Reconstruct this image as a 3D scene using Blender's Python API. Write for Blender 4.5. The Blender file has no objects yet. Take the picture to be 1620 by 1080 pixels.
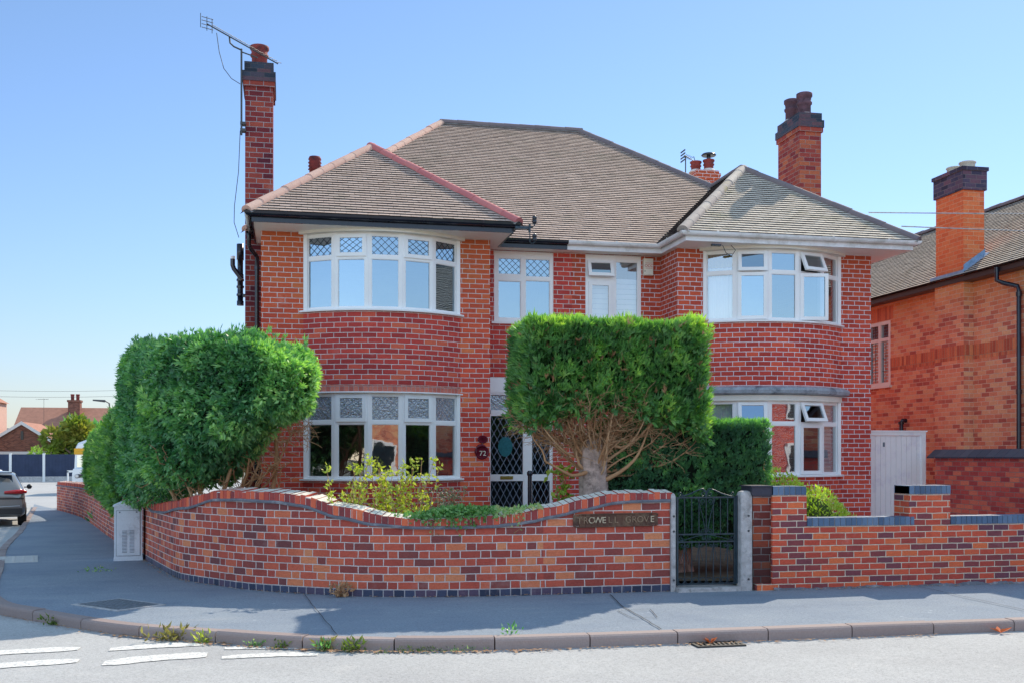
import bpy, math, random
from mathutils import Vector, Matrix, noise as mnoise
R = random.Random(11)
SC = bpy.context.scene
COL = SC.collection
PI = math.pi
rad = math.radians

# ------------------------------------------------------------------ shader helpers
class G:
    def __init__(s, name):
        s.m = bpy.data.materials.new(name); s.m.use_nodes = True
        s.t = s.m.node_tree; s.t.nodes.clear()
        s.o = s.t.nodes.new('ShaderNodeOutputMaterial')
    def nd(s, typ, ins=None, **at):
        n = s.t.nodes.new('ShaderNode' + typ)
        for k, v in at.items(): setattr(n, k, v)
        for k, v in (ins or {}).items(): s.put(n.inputs[k], v)
        return n
    def put(s, sock, v):
        if isinstance(v, bpy.types.NodeSocket): s.t.links.new(v, sock)
        elif isinstance(v, (tuple, list)) and len(v) == 3 and sock.type == 'RGBA': sock.default_value = (*v, 1)
        else: sock.default_value = v
    def ma(s, op, a, b=0.0, c=0.0, clamp=False):
        n = s.nd('Math', {0: a, 1: b, 2: c}, operation=op); n.use_clamp = clamp
        return n.outputs[0]
    def mix(s, f, a, b, mode='MIX'):
        n = s.nd('Mix', data_type='RGBA', blend_type=mode)
        s.put(n.inputs[0], f); s.put(n.inputs[6], a); s.put(n.inputs[7], b)
        return n.outputs[2]
    def noise(s, vec, scale, detail=3.0, rough=.55, dim='3D'):
        n = s.nd('TexNoise', {'Vector': vec, 'Scale': scale, 'Detail': detail, 'Roughness': rough}, noise_dimensions=dim)
        return n.outputs[0]
    def ramp(s, f, stops, interp='LINEAR'):
        n = s.nd('ValToRGB'); s.put(n.inputs[0], f); cr = n.color_ramp; cr.interpolation = interp
        while len(cr.elements) < len(stops): cr.elements.new(.5)
        for e, (p, c) in zip(cr.elements, stops):
            e.position = p; e.color = (*c, 1) if len(c) == 3 else c
        return n.outputs[0]
    def mr(s, v, a, b, c=0.0, d=1.0):
        n = s.nd('MapRange', {0: v, 1: a, 2: b, 3: c, 4: d}); return n.outputs[0]
    def bump(s, h, st=.5, d=.01):
        return s.nd('Bump', {'Height': h, 'Strength': st, 'Distance': d}).outputs[0]
    def pos(s): return s.nd('NewGeometry').outputs['Position']
    def tint(s, name='tint'): return s.nd('Attribute', attribute_name=name).outputs['Fac']
    def bsdf(s, col, rough=.7, nrm=None, metal=0.0, spec=.4, **kw):
        d = {'Base Color': col, 'Roughness': rough, 'Metallic': metal, 'Specular IOR Level': spec}
        if nrm is not None: d['Normal'] = nrm
        d.update(kw)
        return s.nd('BsdfPrincipled', d).outputs[0]
    def out(s, sh): s.put(s.o.inputs[0], sh); return s.m

def rgb(r, g, b):   # sRGB 0-255 -> linear
    f = lambda c: (c/255/12.92) if c/255 <= .04045 else ((c/255+.055)/1.055)**2.4
    return (f(r), f(g), f(b))

def plain(name, col, rough=.6, metal=0.0, var=.18, scale=6.0, bump=.0, dirt=None, spec=.4):
    g = G(name); p = g.pos()
    n1 = g.noise(p, scale, 4); n2 = g.noise(p, scale*9, 3)
    f = g.ma('ADD', g.ma('MULTIPLY', n1, .65), g.ma('MULTIPLY', n2, .35))
    lo = tuple(c*(1-var) for c in col); hi = tuple(min(1, c*(1+var)) for c in col)
    c = g.ramp(f, [(.3, lo), (.7, hi)])
    if dirt:
        dn = g.noise(p, scale*.6, 6, .7)
        c = g.mix(g.mr(dn, .52, .72), c, dirt)
    nr = g.bump(n2, bump, .006) if bump else None
    return g.out(g.bsdf(c, rough, nr, metal, spec))

def bricks(name, stops, mortar, bl=.225, bh=.08, joint=.010, flemish=False, seed=0.0, rough=.85, grime=.35, zgrad=None, soot=None):
    g = G(name)
    uv = g.nd('UVMap').outputs[0]
    P = g.pos()
    sx = g.nd('SeparateXYZ', {0: uv})
    wob = g.nd('SeparateXYZ', {0: g.nd('TexNoise', {'Vector': uv, 'Scale': 9.0, 'Detail': 2.0}).outputs[1]})
    u = g.ma('ADD', sx.outputs[0], g.ma('MULTIPLY', g.ma('SUBTRACT', wob.outputs[0], .5), .012))
    v = g.ma('ADD', sx.outputs[1], g.ma('MULTIPLY', g.ma('SUBTRACT', wob.outputs[1], .5), .010))
    vv = g.ma('DIVIDE', v, bh); row = g.ma('FLOOR', vv); fv = g.ma('SUBTRACT', vv, row)
    odd = g.ma('FLOORED_MODULO', row, 2.0)
    rj = g.nd('TexWhiteNoise', {'W': g.ma('ADD', row, seed)}, noise_dimensions='1D').outputs[0]
    if flemish:
        per = bl*1.5
        uu = g.ma('DIVIDE', g.ma('ADD', u, g.ma('ADD', g.ma('MULTIPLY', odd, bl*.75), g.ma('MULTIPLY', rj, .03))), per)
        ci = g.ma('FLOOR', uu); t = g.ma('MULTIPLY', g.ma('SUBTRACT', uu, ci), per)
        hd = g.ma('GREATER_THAN', t, bl)
        loc = g.ma('SUBTRACT', t, g.ma('MULTIPLY', hd, bl))
        wd = g.ma('SUBTRACT', bl, g.ma('MULTIPLY', hd, bl*.5))
        du = g.ma('MINIMUM', loc, g.ma('SUBTRACT', wd, loc))
        idn = g.ma('ADD', g.ma('MULTIPLY', ci, 2.0), hd)
    else:
        uu = g.ma('DIVIDE', g.ma('ADD', u, g.ma('ADD', g.ma('MULTIPLY', odd, bl*.5), g.ma('MULTIPLY', rj, .035))), bl)
        idn = g.ma('FLOOR', uu); fu = g.ma('SUBTRACT', uu, idn)
        du = g.ma('MULTIPLY', g.ma('MINIMUM', fu, g.ma('SUBTRACT', 1.0, fu)), bl)
    dv = g.ma('MULTIPLY', g.ma('MINIMUM', fv, g.ma('SUBTRACT', 1.0, fv)), bh)
    d = g.ma('MINIMUM', du, dv)
    mask = g.mr(d, joint*.5-.0018, joint*.5+.0018)
    wn = g.nd('TexWhiteNoise', {'Vector': g.nd('CombineXYZ', {0: idn, 1: row, 2: seed+.37}).outputs[0]}, noise_dimensions='3D')
    rnd = wn.outputs[0]
    big = g.noise(P, 1.1, 3)
    rr = g.ma('ADD', rnd, g.ma('MULTIPLY', g.ma('SUBTRACT', big, .5), .55), clamp=True)
    col = g.ramp(rr, stops)
    fine = g.noise(P, 55.0, 5, .7); med = g.noise(P, 14.0, 4)
    col = g.mix(g.ma('MULTIPLY', g.mr(fine, .35, .75), .45), col, g.mix(1.0, col, (.45, .4, .42), 'MULTIPLY'))
    if zgrad:
        z = g.nd('SeparateXYZ', {0: P}).outputs[2]
        f = g.ma('MULTIPLY', g.mr(g.ma('ADD', z, g.ma('MULTIPLY', big, .6)), zgrad[0], zgrad[1]), zgrad[3])
        col = g.mix(f, col, g.mix(rnd, zgrad[2], tuple(c*.75 for c in zgrad[2])))
    drag = g.noise(g.nd('Mapping', {'Vector': uv, 'Scale': (14.0, 70.0, 1.0)}).outputs[0], 1.0, 4, .7)
    col = g.mix(g.ma('MULTIPLY', g.mr(drag, .48, .72), .45), col, g.mix(1.0, col, (.5, .42, .45), 'MULTIPLY'))
    eff = g.ma('MULTIPLY', g.mr(g.noise(P, 2.6, 6, .7), .60, .78), .38)
    col = g.mix(eff, col, g.mix(.5, col, (.90, .66, .60)))
    mo = g.mix(g.mr(med, .35, .7), mortar, tuple(c*.72 for c in mortar))
    c = g.mix(mask, mo, col)
    gr = g.mr(g.noise(P, .9, 5, .65), .5, .8)
    c = g.mix(g.ma('MULTIPLY', gr, grime), c, g.mix(1.0, c, (.42, .37, .37), 'MULTIPLY'))
    if soot:
        z = g.nd('SeparateXYZ', {0: P}).outputs[2]
        f = g.ma('MULTIPLY', g.mr(g.ma('ADD', z, g.ma('MULTIPLY', g.ma('SUBTRACT', big, .5), .25)), soot[0], soot[1]), soot[2])
        c = g.mix(f, c, (.02, .018, .022))
    h = g.ma('ADD', g.ma('MULTIPLY', mask, .8), g.ma('MULTIPLY', fine, .35))
    h = g.ma('ADD', h, g.ma('MULTIPLY', rnd, .25))
    return g.out(g.bsdf(c, rough, g.bump(h, .7, .008), spec=.25))

def tinted(name, stops, rough=.85, nscale=25.0, namt=.35, bump=.35, moss=None, trans=0.0, spec=.3):
    g = G(name); P = g.pos(); t = g.tint()
    n = g.noise(P, nscale, 5, .65)
    f = g.ma('ADD', g.ma('MULTIPLY', t, 1-namt), g.ma('MULTIPLY', n, namt), clamp=True)
    c = g.ramp(f, stops)
    if moss:
        mn = g.noise(P, 1.6, 5, .7)
        c = g.mix(g.ma('MULTIPLY', g.mr(mn, .54, .7), moss[1]), c, moss[0])
    nr = g.bump(n, bump, .006) if bump else None
    sh = g.bsdf(c, rough, nr, spec=spec)
    if trans:
        tr = g.nd('BsdfTranslucent', {'Color': g.mix(1.0, c, (1.5, 1.75, .55), 'MULTIPLY')}).outputs[0]
        sh = g.nd('MixShader', {0: trans, 1: sh, 2: tr}).outputs[0]
    return g.out(sh)

def glass(name, fac, tint=(.8, .85, .85), rough=.015, wob=.12, wscale=2.2, refl=(.95, .97, 1.0)):
    g = G(name); P = g.pos()
    nr = g.bump(g.noise(P, wscale, 2), wob, .02)
    lw = g.nd('LayerWeight', {'Blend': .25, 'Normal': nr}).outputs[1]
    f = g.ma('ADD', fac, g.ma('MULTIPLY', lw, .5), clamp=True)
    tr = g.nd('BsdfTransparent', {'Color': tint}).outputs[0]
    gl = g.nd('BsdfGlossy', {'Color': refl, 'Roughness': rough, 'Normal': nr}).outputs[0]
    return g.out(g.nd('MixShader', {0: f, 1: tr, 2: gl}).outputs[0])

# ------------------------------------------------------------------ mesh builder
class MB:
    def __init__(s): s.v = []; s.f = []; s.uv = []; s.mi = []; s.ti = []; s.sm = []; s.X = None
    def _p(s, p):
        p = Vector(p); return s.X @ p if s.X is not None else p
    def face(s, pts, uv=None, m=0, t=.5, sm=False):
        pts = [Vector(p) for p in pts]
        if uv is None:
            n = (pts[1]-pts[0]).cross(pts[2]-pts[0])
            if n.length < 1e-12: n = Vector((0, -1, 0))
            n.normalize()
            if abs(n.z) > .75: uv = [(p.x, p.y) for p in pts]
            else:
                h = Vector((-n.y, n.x, 0)).normalized()
                if abs(h.x) >= abs(h.y):
                    if h.x < 0: h = -h
                elif h.y < 0: h = -h
                uv = [(p.dot(h), p.z) for p in pts]
        i = len(s.v); s.v += [tuple(s._p(p)) for p in pts]
        s.f.append(tuple(range(i, i+len(pts)))); s.uv += list(uv); s.mi.append(m); s.ti.append(t); s.sm.append(sm)
    def box(s, x0, x1, y0, y1, z0, z1, m=0, t=.5, skip=''):
        if x0 > x1: x0, x1 = x1, x0
        if y0 > y1: y0, y1 = y1, y0
        a = [(x0, y0, z0), (x1, y0, z0), (x1, y1, z0), (x0, y1, z0), (x0, y0, z1), (x1, y0, z1), (x1, y1, z1), (x0, y1, z1)]
        for k, q in (('b', (3, 2, 1, 0)), ('t', (4, 5, 6, 7)), ('f', (0, 1, 5, 4)), ('r', (1, 2, 6, 5)), ('k', (2, 3, 7, 6)), ('l', (3, 0, 4, 7))):
            if k not in skip: s.face([a[i] for i in q], m=m, t=t)
    def prism(s, poly, z0, z1, m=0, t=.5):   # poly CCW in xy
        n = len(poly)
        s.face([(x, y, z1) for x, y in poly], m=m, t=t)
        s.face([(x, y, z0) for x, y in reversed(poly)], m=m, t=t)
        for i in range(n):
            (xa, ya), (xb, yb) = poly[i], poly[(i+1) % n]
            s.face([(xa, ya, z0), (xb, yb, z0), (xb, yb, z1), (xa, ya, z1)], m=m, t=t)
    def grid(s, rows, m=0, t=.5, closed=False, sm=True, uvs=None):   # rows of points, shared verts
        i0 = len(s.v); nr, nc = len(rows), len(rows[0])
        for r in rows: s.v += [tuple(s._p(p)) for p in r]
        for a in range(nr-1):
            for b in range(nc if closed else nc-1):
                b2 = (b+1) % nc
                s.f.append((i0+a*nc+b, i0+a*nc+b2, i0+(a+1)*nc+b2, i0+(a+1)*nc+b))
                if uvs: s.uv += [uvs[a][b], uvs[a][b2], uvs[a+1][b2], uvs[a+1][b]]
                else:
                    s.uv += [(b*.1, a*.1), (b*.1+.1, a*.1), (b*.1+.1, a*.1+.1), (b*.1, a*.1+.1)]
                s.mi.append(m); s.ti.append(t); s.sm.append(sm)
    def tube(s, pts, r, n=8, m=0, t=.5, cap=True, sm=True):
        pts = [Vector(p) for p in pts]
        rs = r if isinstance(r, (list, tuple)) else [r]*len(pts)
        up = Vector((0, 0, 1)); rows = []; prev = None
        for i, p in enumerate(pts):
            d = (pts[min(i+1, len(pts)-1)]-pts[max(i-1, 0)])
            if d.length < 1e-9: d = Vector((0, 0, 1))
            d.normalize()
            if prev is None:
                a = d.cross(up if abs(d.z) < .9 else Vector((1, 0, 0))).normalized()
            else:
                a = (prev - d*prev.dot(d))
                a = a.normalized() if a.length > 1e-6 else d.cross(up).normalized()
            prev = a; b = d.cross(a)
            rows.append([p + (a*math.cos(2*PI*k/n) + b*math.sin(2*PI*k/n))*rs[i] for k in range(n)])
        s.grid(rows, m, t, True, sm)
        if cap:
            s.face(rows[0][::-1], m=m, t=t); s.face(rows[-1], m=m, t=t)
    def lathe(s, prof, c=(0, 0, 0), n=20, m=0, t=.5, sm=True, cap=True):
        rows = [[(c[0]+r*math.cos(2*PI*k/n), c[1]+r*math.sin(2*PI*k/n), c[2]+z) for k in range(n)] for r, z in prof]
        s.grid(rows, m, t, True, sm)
        if cap: s.face(rows[-1], m=m, t=t); s.face(rows[0][::-1], m=m, t=t)
    def sweep(s, path, prof, m=0, t=.5, sm=False, closed=False):
        # path: list of (x,y) or (x,y,z); prof: list of (side, z) ; side>0 = right of travel
        P = [Vector((p[0], p[1], p[2] if len(p) > 2 else 0)) for p in path]; rows = []; uvs = []; L = 0
        for i, p in enumerate(P):
            a = P[i]-P[i-1] if i > 0 else P[1]-P[0]
            b = P[i+1]-P[i] if i < len(P)-1 else P[-1]-P[-2]
            a.z = b.z = 0; a.normalize(); b.normalize()
            d = (a+b).normalized(); k = 1/max(.35, d.dot(a))
            nrm = Vector((d.y, -d.x, 0))*k
            if i: L += (P[i]-P[i-1]).length
            rows.append([p + nrm*x + Vector((0, 0, z)) for x, z in prof])
            uu = [0.0]
            for q in range(1, len(prof)): uu.append(uu[-1]+math.dist(prof[q], prof[q-1]))
            uvs.append([(L, w) for w in uu])
        s.grid(rows, m, t, closed, sm, uvs)
    def build(s, name, mats, parent=None, smooth=None):
        me = bpy.data.meshes.new(name)
        off = Vector((0, 0, 0))
        q = parent
        while q is not None: off += q.location; q = q.parent
        me.from_pydata([(a-off.x, b-off.y, c-off.z) for a, b, c in s.v], [], s.f)
        if not isinstance(mats, (list, tuple)): mats = [mats]
        for x in mats: me.materials.append(x)
        ul = me.uv_layers.new(name='UVMap')
        ul.data.foreach_set('uv', [c for p in s.uv for c in p])
        me.polygons.foreach_set('material_index', s.mi)
        me.polygons.foreach_set('use_smooth', s.sm)
        at = me.attributes.new('tint', 'FLOAT', 'FACE'); at.data.foreach_set('value', s.ti)
        me.update()
        o = bpy.data.objects.new(name, me); COL.objects.link(o)
        if parent is not None: o.parent = parent
        return o

def tag(o, label=None, cat=None, group=None, kind=None):
    if label: o['label'] = label
    if cat: o['category'] = cat
    if group: o['group'] = group
    if kind: o['kind'] = kind
    return o
def thing(name, label, cat, loc=(0, 0, 0), group=None):
    o = bpy.data.objects.new(name, None); COL.objects.link(o); o.location = loc; o.empty_display_size = .2
    return tag(o, label, cat, group)
def kids(o): return [c for c in COL.objects if c.parent == o]
def copy_tree(o, parent=None):
    c = o.copy(); COL.objects.link(c); c.parent = parent
    for ch in kids(o): copy_tree(ch, c)
    return c
def single(mb, name, mats, label, cat, loc=(0, 0, 0), group=None):
    """a thing that is one mesh: origin moved to its base"""
    o = mb.build(name, mats)
    L = Vector(loc); o.data.transform(Matrix.Translation(-L)); o.location = L
    return tag(o, label, cat, group)
def struct(mb, name, mats): return tag(mb.build(name, mats), kind='structure')
def text_mesh(body, size, depth=.003):
    cu = bpy.data.curves.new('letters', 'FONT'); cu.body = body; cu.size = size; cu.extrude = depth
    cu.align_x = 'CENTER'; cu.align_y = 'CENTER'
    o = bpy.data.objects.new('letters', cu); COL.objects.link(o)
    dg = bpy.context.evaluated_depsgraph_get()
    me = bpy.data.meshes.new_from_object(o.evaluated_get(dg))
    bpy.data.objects.remove(o); bpy.data.curves.remove(cu)
    return me
def text_obj(body, size, M, material, parent, name='lettering', depth=.003):
    me = text_mesh(body, size, depth)
    off = Vector((0, 0, 0)); q = parent
    while q is not None: off += q.location; q = q.parent
    me.transform(Matrix.Translation(-off) @ M)
    me.materials.clear(); me.materials.append(material)
    o = bpy.data.objects.new(name, me); COL.objects.link(o); o.parent = parent
    return o
FRONT = Matrix.Rotation(PI/2, 4, 'X')           # text facing -Y
# ------------------------------------------------------------------ materials
MORTAR = (.86, .77, .75)
M = {}
M['brick_red'] = bricks('brick_red', [(0, (0.482, 0.060, 0.056)), (.45, (0.667, 0.084, 0.070)), (.75, (0.778, 0.103, 0.075)), (1, (0.874, 0.184, 0.100))], MORTAR, seed=1, grime=.2)
M['brick_orange'] = bricks('brick_orange', [(0, (0.653, 0.079, 0.057)), (.4, (0.815, 0.108, 0.064)), (.8, (0.943, 0.143, 0.072)), (1, (0.950, 0.243, 0.100))], MORTAR, seed=2, grime=.2, zgrad=(3.4, 5.4, (.60, .16, .05), .75))
M['brick_right'] = bricks('brick_right', [(0, (0.519, 0.063, 0.048)), (.5, (0.686, 0.087, 0.064)), (1, (0.870, 0.135, 0.072))], (.92, .86, .90), seed=3, bl=.21, bh=.08, joint=.011, grime=.15, zgrad=(4.0, 5.6, (.55, .14, .045), .6))
M['brick_stack'] = bricks('brick_stack', [(0, (0.122, 0.023, 0.037)), (.4, (0.260, 0.039, 0.042)), (1, (0.434, 0.094, 0.063))], (.45, .40, .42), seed=4, grime=.5, bh=.085)
OLD = [(0, (.24, .085, .085)), (.08, (.32, .09, .08)), (.24, (.42, .09, .07)), (.5, (.62, .12, .08)), (.76, (.76, .18, .10)), (.9, (.82, .25, .12)), (1, (.84, .31, .15))]
M['brick_old'] = bricks('brick_old', OLD, (.86, .74, .70), bl=.236, bh=.0885, joint=.0105, flemish=True, seed=5, grime=.3)
M['brick_old_str'] = bricks('brick_old_str', OLD, (.86, .74, .70), bl=.236, bh=.0885, joint=.0105, seed=5.5, grime=.3)
M['brick_new'] = bricks('brick_new', [(0, (0.202, 0.081, 0.113)), (.28, (0.336, 0.081, 0.081)), (.45, (0.605, 0.097, 0.064)), (.75, (0.773, 0.129, 0.072)), (1, (0.907, 0.209, 0.081))], (.85, .70, .55), bl=.216, bh=.0757, joint=.0105, seed=6, grime=.2)
M['brick_neigh'] = bricks('brick_neigh', [(0, (.55, .14, .10)), (.35, (.86, .28, .16)), (.7, (.95, .40, .22)), (1, (.96, .52, .28))], (.95, .74, .56), bl=.235, bh=.082, joint=.009, seed=7, grime=.3, zgrad=(4.5, 5.3, (.95, .42, .12), .7))
M['brick_stack_orange'] = bricks('brick_stack_orange', [(0, (.84, .17, .06)), (.5, (.95, .21, .075)), (1, (.95, .27, .10))], (.92, .55, .34), bl=.235, bh=.082, joint=.007, seed=8, grime=.15)
M['brick_bwall'] = bricks('brick_bwall', [(0, (0.508, 0.067, 0.067)), (.5, (0.761, 0.118, 0.092)), (1, (0.950, 0.235, 0.134))], (.42, .28, .25), bl=.23, bh=.08, joint=.009, seed=9, grime=.35)
M['brick_far'] = bricks('brick_far', [(0, (.16, .06, .045)), (.5, (.26, .10, .07)), (1, (.36, .15, .1))], (.4, .3, .25), seed=10)
M['soldier'] = bricks('soldier', [(0, (0.616, 0.168, 0.126)), (.5, (0.728, 0.210, 0.154)), (1, (0.840, 0.280, 0.196))], (.55, .42, .40), bl=.075, bh=.30, joint=.008, seed=11, grime=.1)
M['soldier_neigh'] = bricks('soldier_neigh', [(0, (.55, .12, .07)), (.5, (.75, .20, .10)), (1, (.92, .34, .15))], (.58, .36, .24), bl=.078, bh=.5, joint=.009, seed=12, grime=.2)
M['plinth'] = bricks('plinth', [(0, (0.042, 0.053, 0.096)), (.5, (0.070, 0.090, 0.160)), (1, (0.140, 0.090, 0.144))], (.5, .46, .48), bl=.122, bh=.0885, joint=.012, seed=13, grime=.2, rough=.6)
M['blue_brick'] = tinted('blue_brick', [(0, (0.053, 0.088, 0.153)), (.5, (0.105, 0.176, 0.289)), (1, (0.195, 0.272, 0.391))], rough=.5, nscale=40, namt=.4)
M['coping_brick'] = tinted('coping_brick', [(0, (0.097, 0.046, 0.054)), (.25, (0.322, 0.064, 0.064)), (.6, (0.612, 0.108, 0.072)), (.85, (0.805, 0.180, 0.082)), (1, (0.950, 0.360, 0.144))], rough=.85, nscale=30, namt=.3, bump=.5)
M['mortar'] = plain('mortar', (.78, .70, .66), .95, bump=.5, scale=12)
M['bed_mortar'] = plain('bed_mortar', (.30, .26, .24), .95, var=.4, bump=.4, scale=14)
M['mould'] = plain('mould', (.16, .17, .2), .85, var=.35, bump=.5, scale=9, dirt=(.4, .4, .42))
M['upvc'] = plain('upvc', (.96, .96, .97), .35, var=.03, scale=3, spec=.5)
M['cream'] = plain('cream', (.86, .82, .74), .5, var=.06, scale=4)
M['soffit'] = plain('soffit', (.94, .91, .88), .45, var=.05, scale=2)
M['white_gutter'] = plain('white_gutter', (.86, .86, .88), .4, var=.08, scale=3, dirt=(.55, .54, .52))
M['black'] = plain('black_gutter', (.012, .016, .03), .25, var=.3, scale=5, spec=.6)
M['lead'] = plain('lead', (.03, .045, .07), .5, var=.3, scale=20)
M['lead_light'] = plain('lead_light', (.28, .34, .45), .5, var=.2, scale=20)
M['lead_sheet'] = plain('lead_sheet', (.36, .40, .46), .6, var=.3, scale=7, bump=.4, dirt=(.07, .08, .11))
M['flashing'] = plain('flashing', (.25, .38, .55), .5, var=.3, scale=9)
M['dark_room'] = plain('dark_room', (.05, .055, .06), .9, var=.2)
M['room_wall'] = plain('room_wall', (.50, .55, .55), .9, var=.15)
M['glass_up'] = glass('glass_up', .66, (.7, .75, .78), wob=.05, refl=(.42, .53, .62))
M['glass_dn'] = glass('glass_dn', .32, (.70, .76, .76), wob=.10)
M['glass_clear'] = glass('glass_clear', .30, (.85, .88, .9), wob=.05)
M['glass_obs'] = glass('glass_obs', .45, (.75, .8, .8), rough=.08, wob=1.0, wscale=38)
M['glass_door'] = glass('glass_door', .10, (.35, .42, .5), rough=.05, wob=.3, wscale=20)
M['gold'] = plain('gold', (.62, .45, .12), .3, metal=.8, var=.1)
M['tile'] = tinted('roof_tile', [(0, (0.420, 0.291, 0.223)), (.5, (0.602, 0.436, 0.355)), (1, (0.747, 0.572, 0.480))], nscale=30, namt=.35, moss=((.30, .26, .19), .55))
M['tile_right'] = tinted('roof_tile_right', [(0, (0.474, 0.392, 0.314)), (.5, (0.683, 0.575, 0.470)), (1, (0.834, 0.720, 0.601))], nscale=30, namt=.4, moss=((.34, .31, .19), .65))
M['tile_dark'] = plain('tile_under_shade', (.035, .028, .03), .95)  # near-black underlay; also paints the shadow on the tile butts
M['hip_pink'] = tinted('hip_pink', [(0, (0.507, 0.277, 0.223)), (.5, (0.704, 0.439, 0.351)), (1, (0.830, 0.585, 0.462))], nscale=18, namt=.4, moss=((.35, .30, .25), .4))
M['hip_red'] = tinted('hip_red', [(0, (0.428, 0.126, 0.139)), (.5, (0.571, 0.189, 0.189)), (1, (0.654, 0.252, 0.227))], nscale=18, namt=.4)
M['hip_grey'] = tinted('hip_grey', [(0, (0.256, 0.224, 0.224)), (.5, (0.480, 0.400, 0.352)), (1, (0.800, 0.688, 0.576))], nscale=14, namt=.5, moss=((.42, .34, .08), .6))
M['hip_dark'] = tinted('hip_dark', [(0, (.13, .11, .14)), (.5, (.22, .18, .19)), (1, (.22, .17, .16))], nscale=18, namt=.5)
M['tile_neigh'] = tinted('roof_tile_neigh', [(0, (0.371, 0.296, 0.239)), (.5, (0.511, 0.421, 0.344)), (1, (0.642, 0.545, 0.449))], nscale=24, namt=.45, moss=((.30, .22, .10), .4))
M['tile_far'] = plain('tile_far', (.42, .2, .14), .9, var=.2, scale=3)
M['terracotta'] = plain('terracotta', (.26, .05, .045), .8, var=.4, scale=9, bump=.3, dirt=(.05, .04, .05))
M['terracotta_blue'] = plain('terracotta_blue', (.12, .06, .08), .7, var=.6, scale=9, bump=.3)
M['cap_blue'] = bricks('cap_blue', [(0, (.02, .03, .05)), (.5, (.05, .07, .11)), (1, (.16, .08, .10))], (.12, .12, .14), bh=.075, joint=.008, seed=14, grime=.4, rough=.6)
M['buff_pot'] = plain('buff_pot', (.62, .55, .45), .8, var=.2)
M['concrete'] = plain('concrete', (.50, .48, .48), .9, var=.3, scale=14, bump=.6, dirt=(.2, .19, .18))
M['kerb'] = tinted('kerbstone', [(0, (0.225, 0.176, 0.171)), (.5, (0.338, 0.268, 0.255)), (1, (0.450, 0.370, 0.351))], nscale=60, namt=.6, bump=.8)
M['iron'] = plain('iron', (.035, .06, .08), .35, metal=.3, var=.4, scale=20)
M['steel'] = plain('steel', (.08, .085, .09), .5, metal=.4)
M['cabinet'] = plain('cabinet', (.74, .79, .86), .5, var=.1, scale=5, dirt=(.33, .36, .40))
M['cabinet_dark'] = plain('cabinet_dark', (.16, .19, .23), .5, var=.1)
M['bark'] = plain('bark', (.50, .38, .33), .95, var=.5, scale=14, bump=1.0, dirt=(.12, .09, .08))
M['twig'] = tinted('twig', [(0, (0.216, 0.108, 0.054)), (.5, (0.459, 0.257, 0.135)), (1, (0.702, 0.486, 0.297))], nscale=30, namt=.4)
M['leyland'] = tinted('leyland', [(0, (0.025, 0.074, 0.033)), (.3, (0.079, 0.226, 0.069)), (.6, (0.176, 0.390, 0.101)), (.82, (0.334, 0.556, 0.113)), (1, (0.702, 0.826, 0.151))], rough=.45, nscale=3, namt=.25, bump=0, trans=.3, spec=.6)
M['laurel'] = tinted('shrub_leaf', [(0, (0.022, 0.086, 0.048)), (.35, (0.070, 0.245, 0.103)), (.65, (0.187, 0.431, 0.152)), (.85, (0.374, 0.632, 0.207)), (1, (0.718, 0.891, 0.330))], rough=.40, nscale=2.5, namt=.25, bump=0, trans=.3, spec=.7)
M['yew'] = tinted('yew_leaf', [(0, (0.027, 0.093, 0.062)), (.4, (0.080, 0.232, 0.109)), (.7, (0.168, 0.419, 0.144)), (1, (0.585, 0.930, 0.192))], rough=.5, nscale=3, namt=.25, bump=0, trans=.25, spec=.5)
M['lime'] = tinted('lime_leaf', [(0, (0.144, 0.240, 0.036)), (.4, (0.360, 0.504, 0.072)), (.75, (0.624, 0.744, 0.168)), (1, (0.864, 0.864, 0.504))], rough=.5, nscale=4, namt=.3, bump=0, trans=.35)
M['rose_leaf'] = tinted('rose_leaf', [(0, (0.084, 0.129, 0.025)), (.4, (0.308, 0.386, 0.063)), (.75, (0.630, 0.644, 0.151)), (1, (0.910, 0.799, 0.378))], rough=.5, nscale=4, namt=.3, bump=0, trans=.35)
M['ivy'] = tinted('ivy_leaf', [(0, (0.048, 0.144, 0.048)), (.4, (0.160, 0.352, 0.112)), (.7, (0.384, 0.576, 0.256)), (.9, (0.640, 0.544, 0.320)), (1, (0.800, 0.672, 0.448))], rough=.45, nscale=4, namt=.3, bump=0, trans=.25)
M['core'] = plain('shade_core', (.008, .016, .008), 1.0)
M['autumn'] = tinted('autumn_leaf', [(0, (.07, .12, .02)), (.4, (.2, .26, .05)), (.7, (.42, .36, .08)), (1, (.5, .25, .08))], rough=.6, nscale=.6, namt=.5, bump=0, trans=.3)
M['maroon'] = plain('maroon', (.14, .006, .022), .25, var=.3, scale=20)
M['white_paint'] = plain('white_paint', (.8, .8, .8), .5, var=.05)
M['red_ink'] = plain('red_ink', (.55, .03, .04), .5)
M['box_cream'] = plain('box_cream', (.80, .76, .64), .4, var=.06, scale=8)
M['gate_white'] = plain('gate_white', (.96, .94, .94), .6, var=.04, scale=5, dirt=(.80, .76, .84))
M['coping_tile'] = tinted('coping_tile', [(0, (.03, .03, .05)), (.5, (.06, .06, .085)), (1, (.11, .10, .12))], rough=.5, nscale=20, namt=.5)
M['brown_gutter'] = plain('brown_gutter', (.06, .035, .035), .4)
M['leaf_orange'] = plain('leaf_orange', (.75, .18, .05), .6)
M['curtain'] = plain('curtain', (.82, .86, .88), .8, var=.05)
M['curtain_ochre'] = plain('curtain_ochre', (.42, .30, .08), .8, var=.3, scale=20)
M['curtain_brown'] = plain('curtain_brown', (.30, .16, .12), .8, var=.2, scale=10)
M['blind_brown'] = plain('blind_brown', (.10, .028, .026), .6, var=.2, scale=40)
M['blind_white'] = plain('blind_white', (.78, .80, .84), .6, var=.05)
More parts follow.
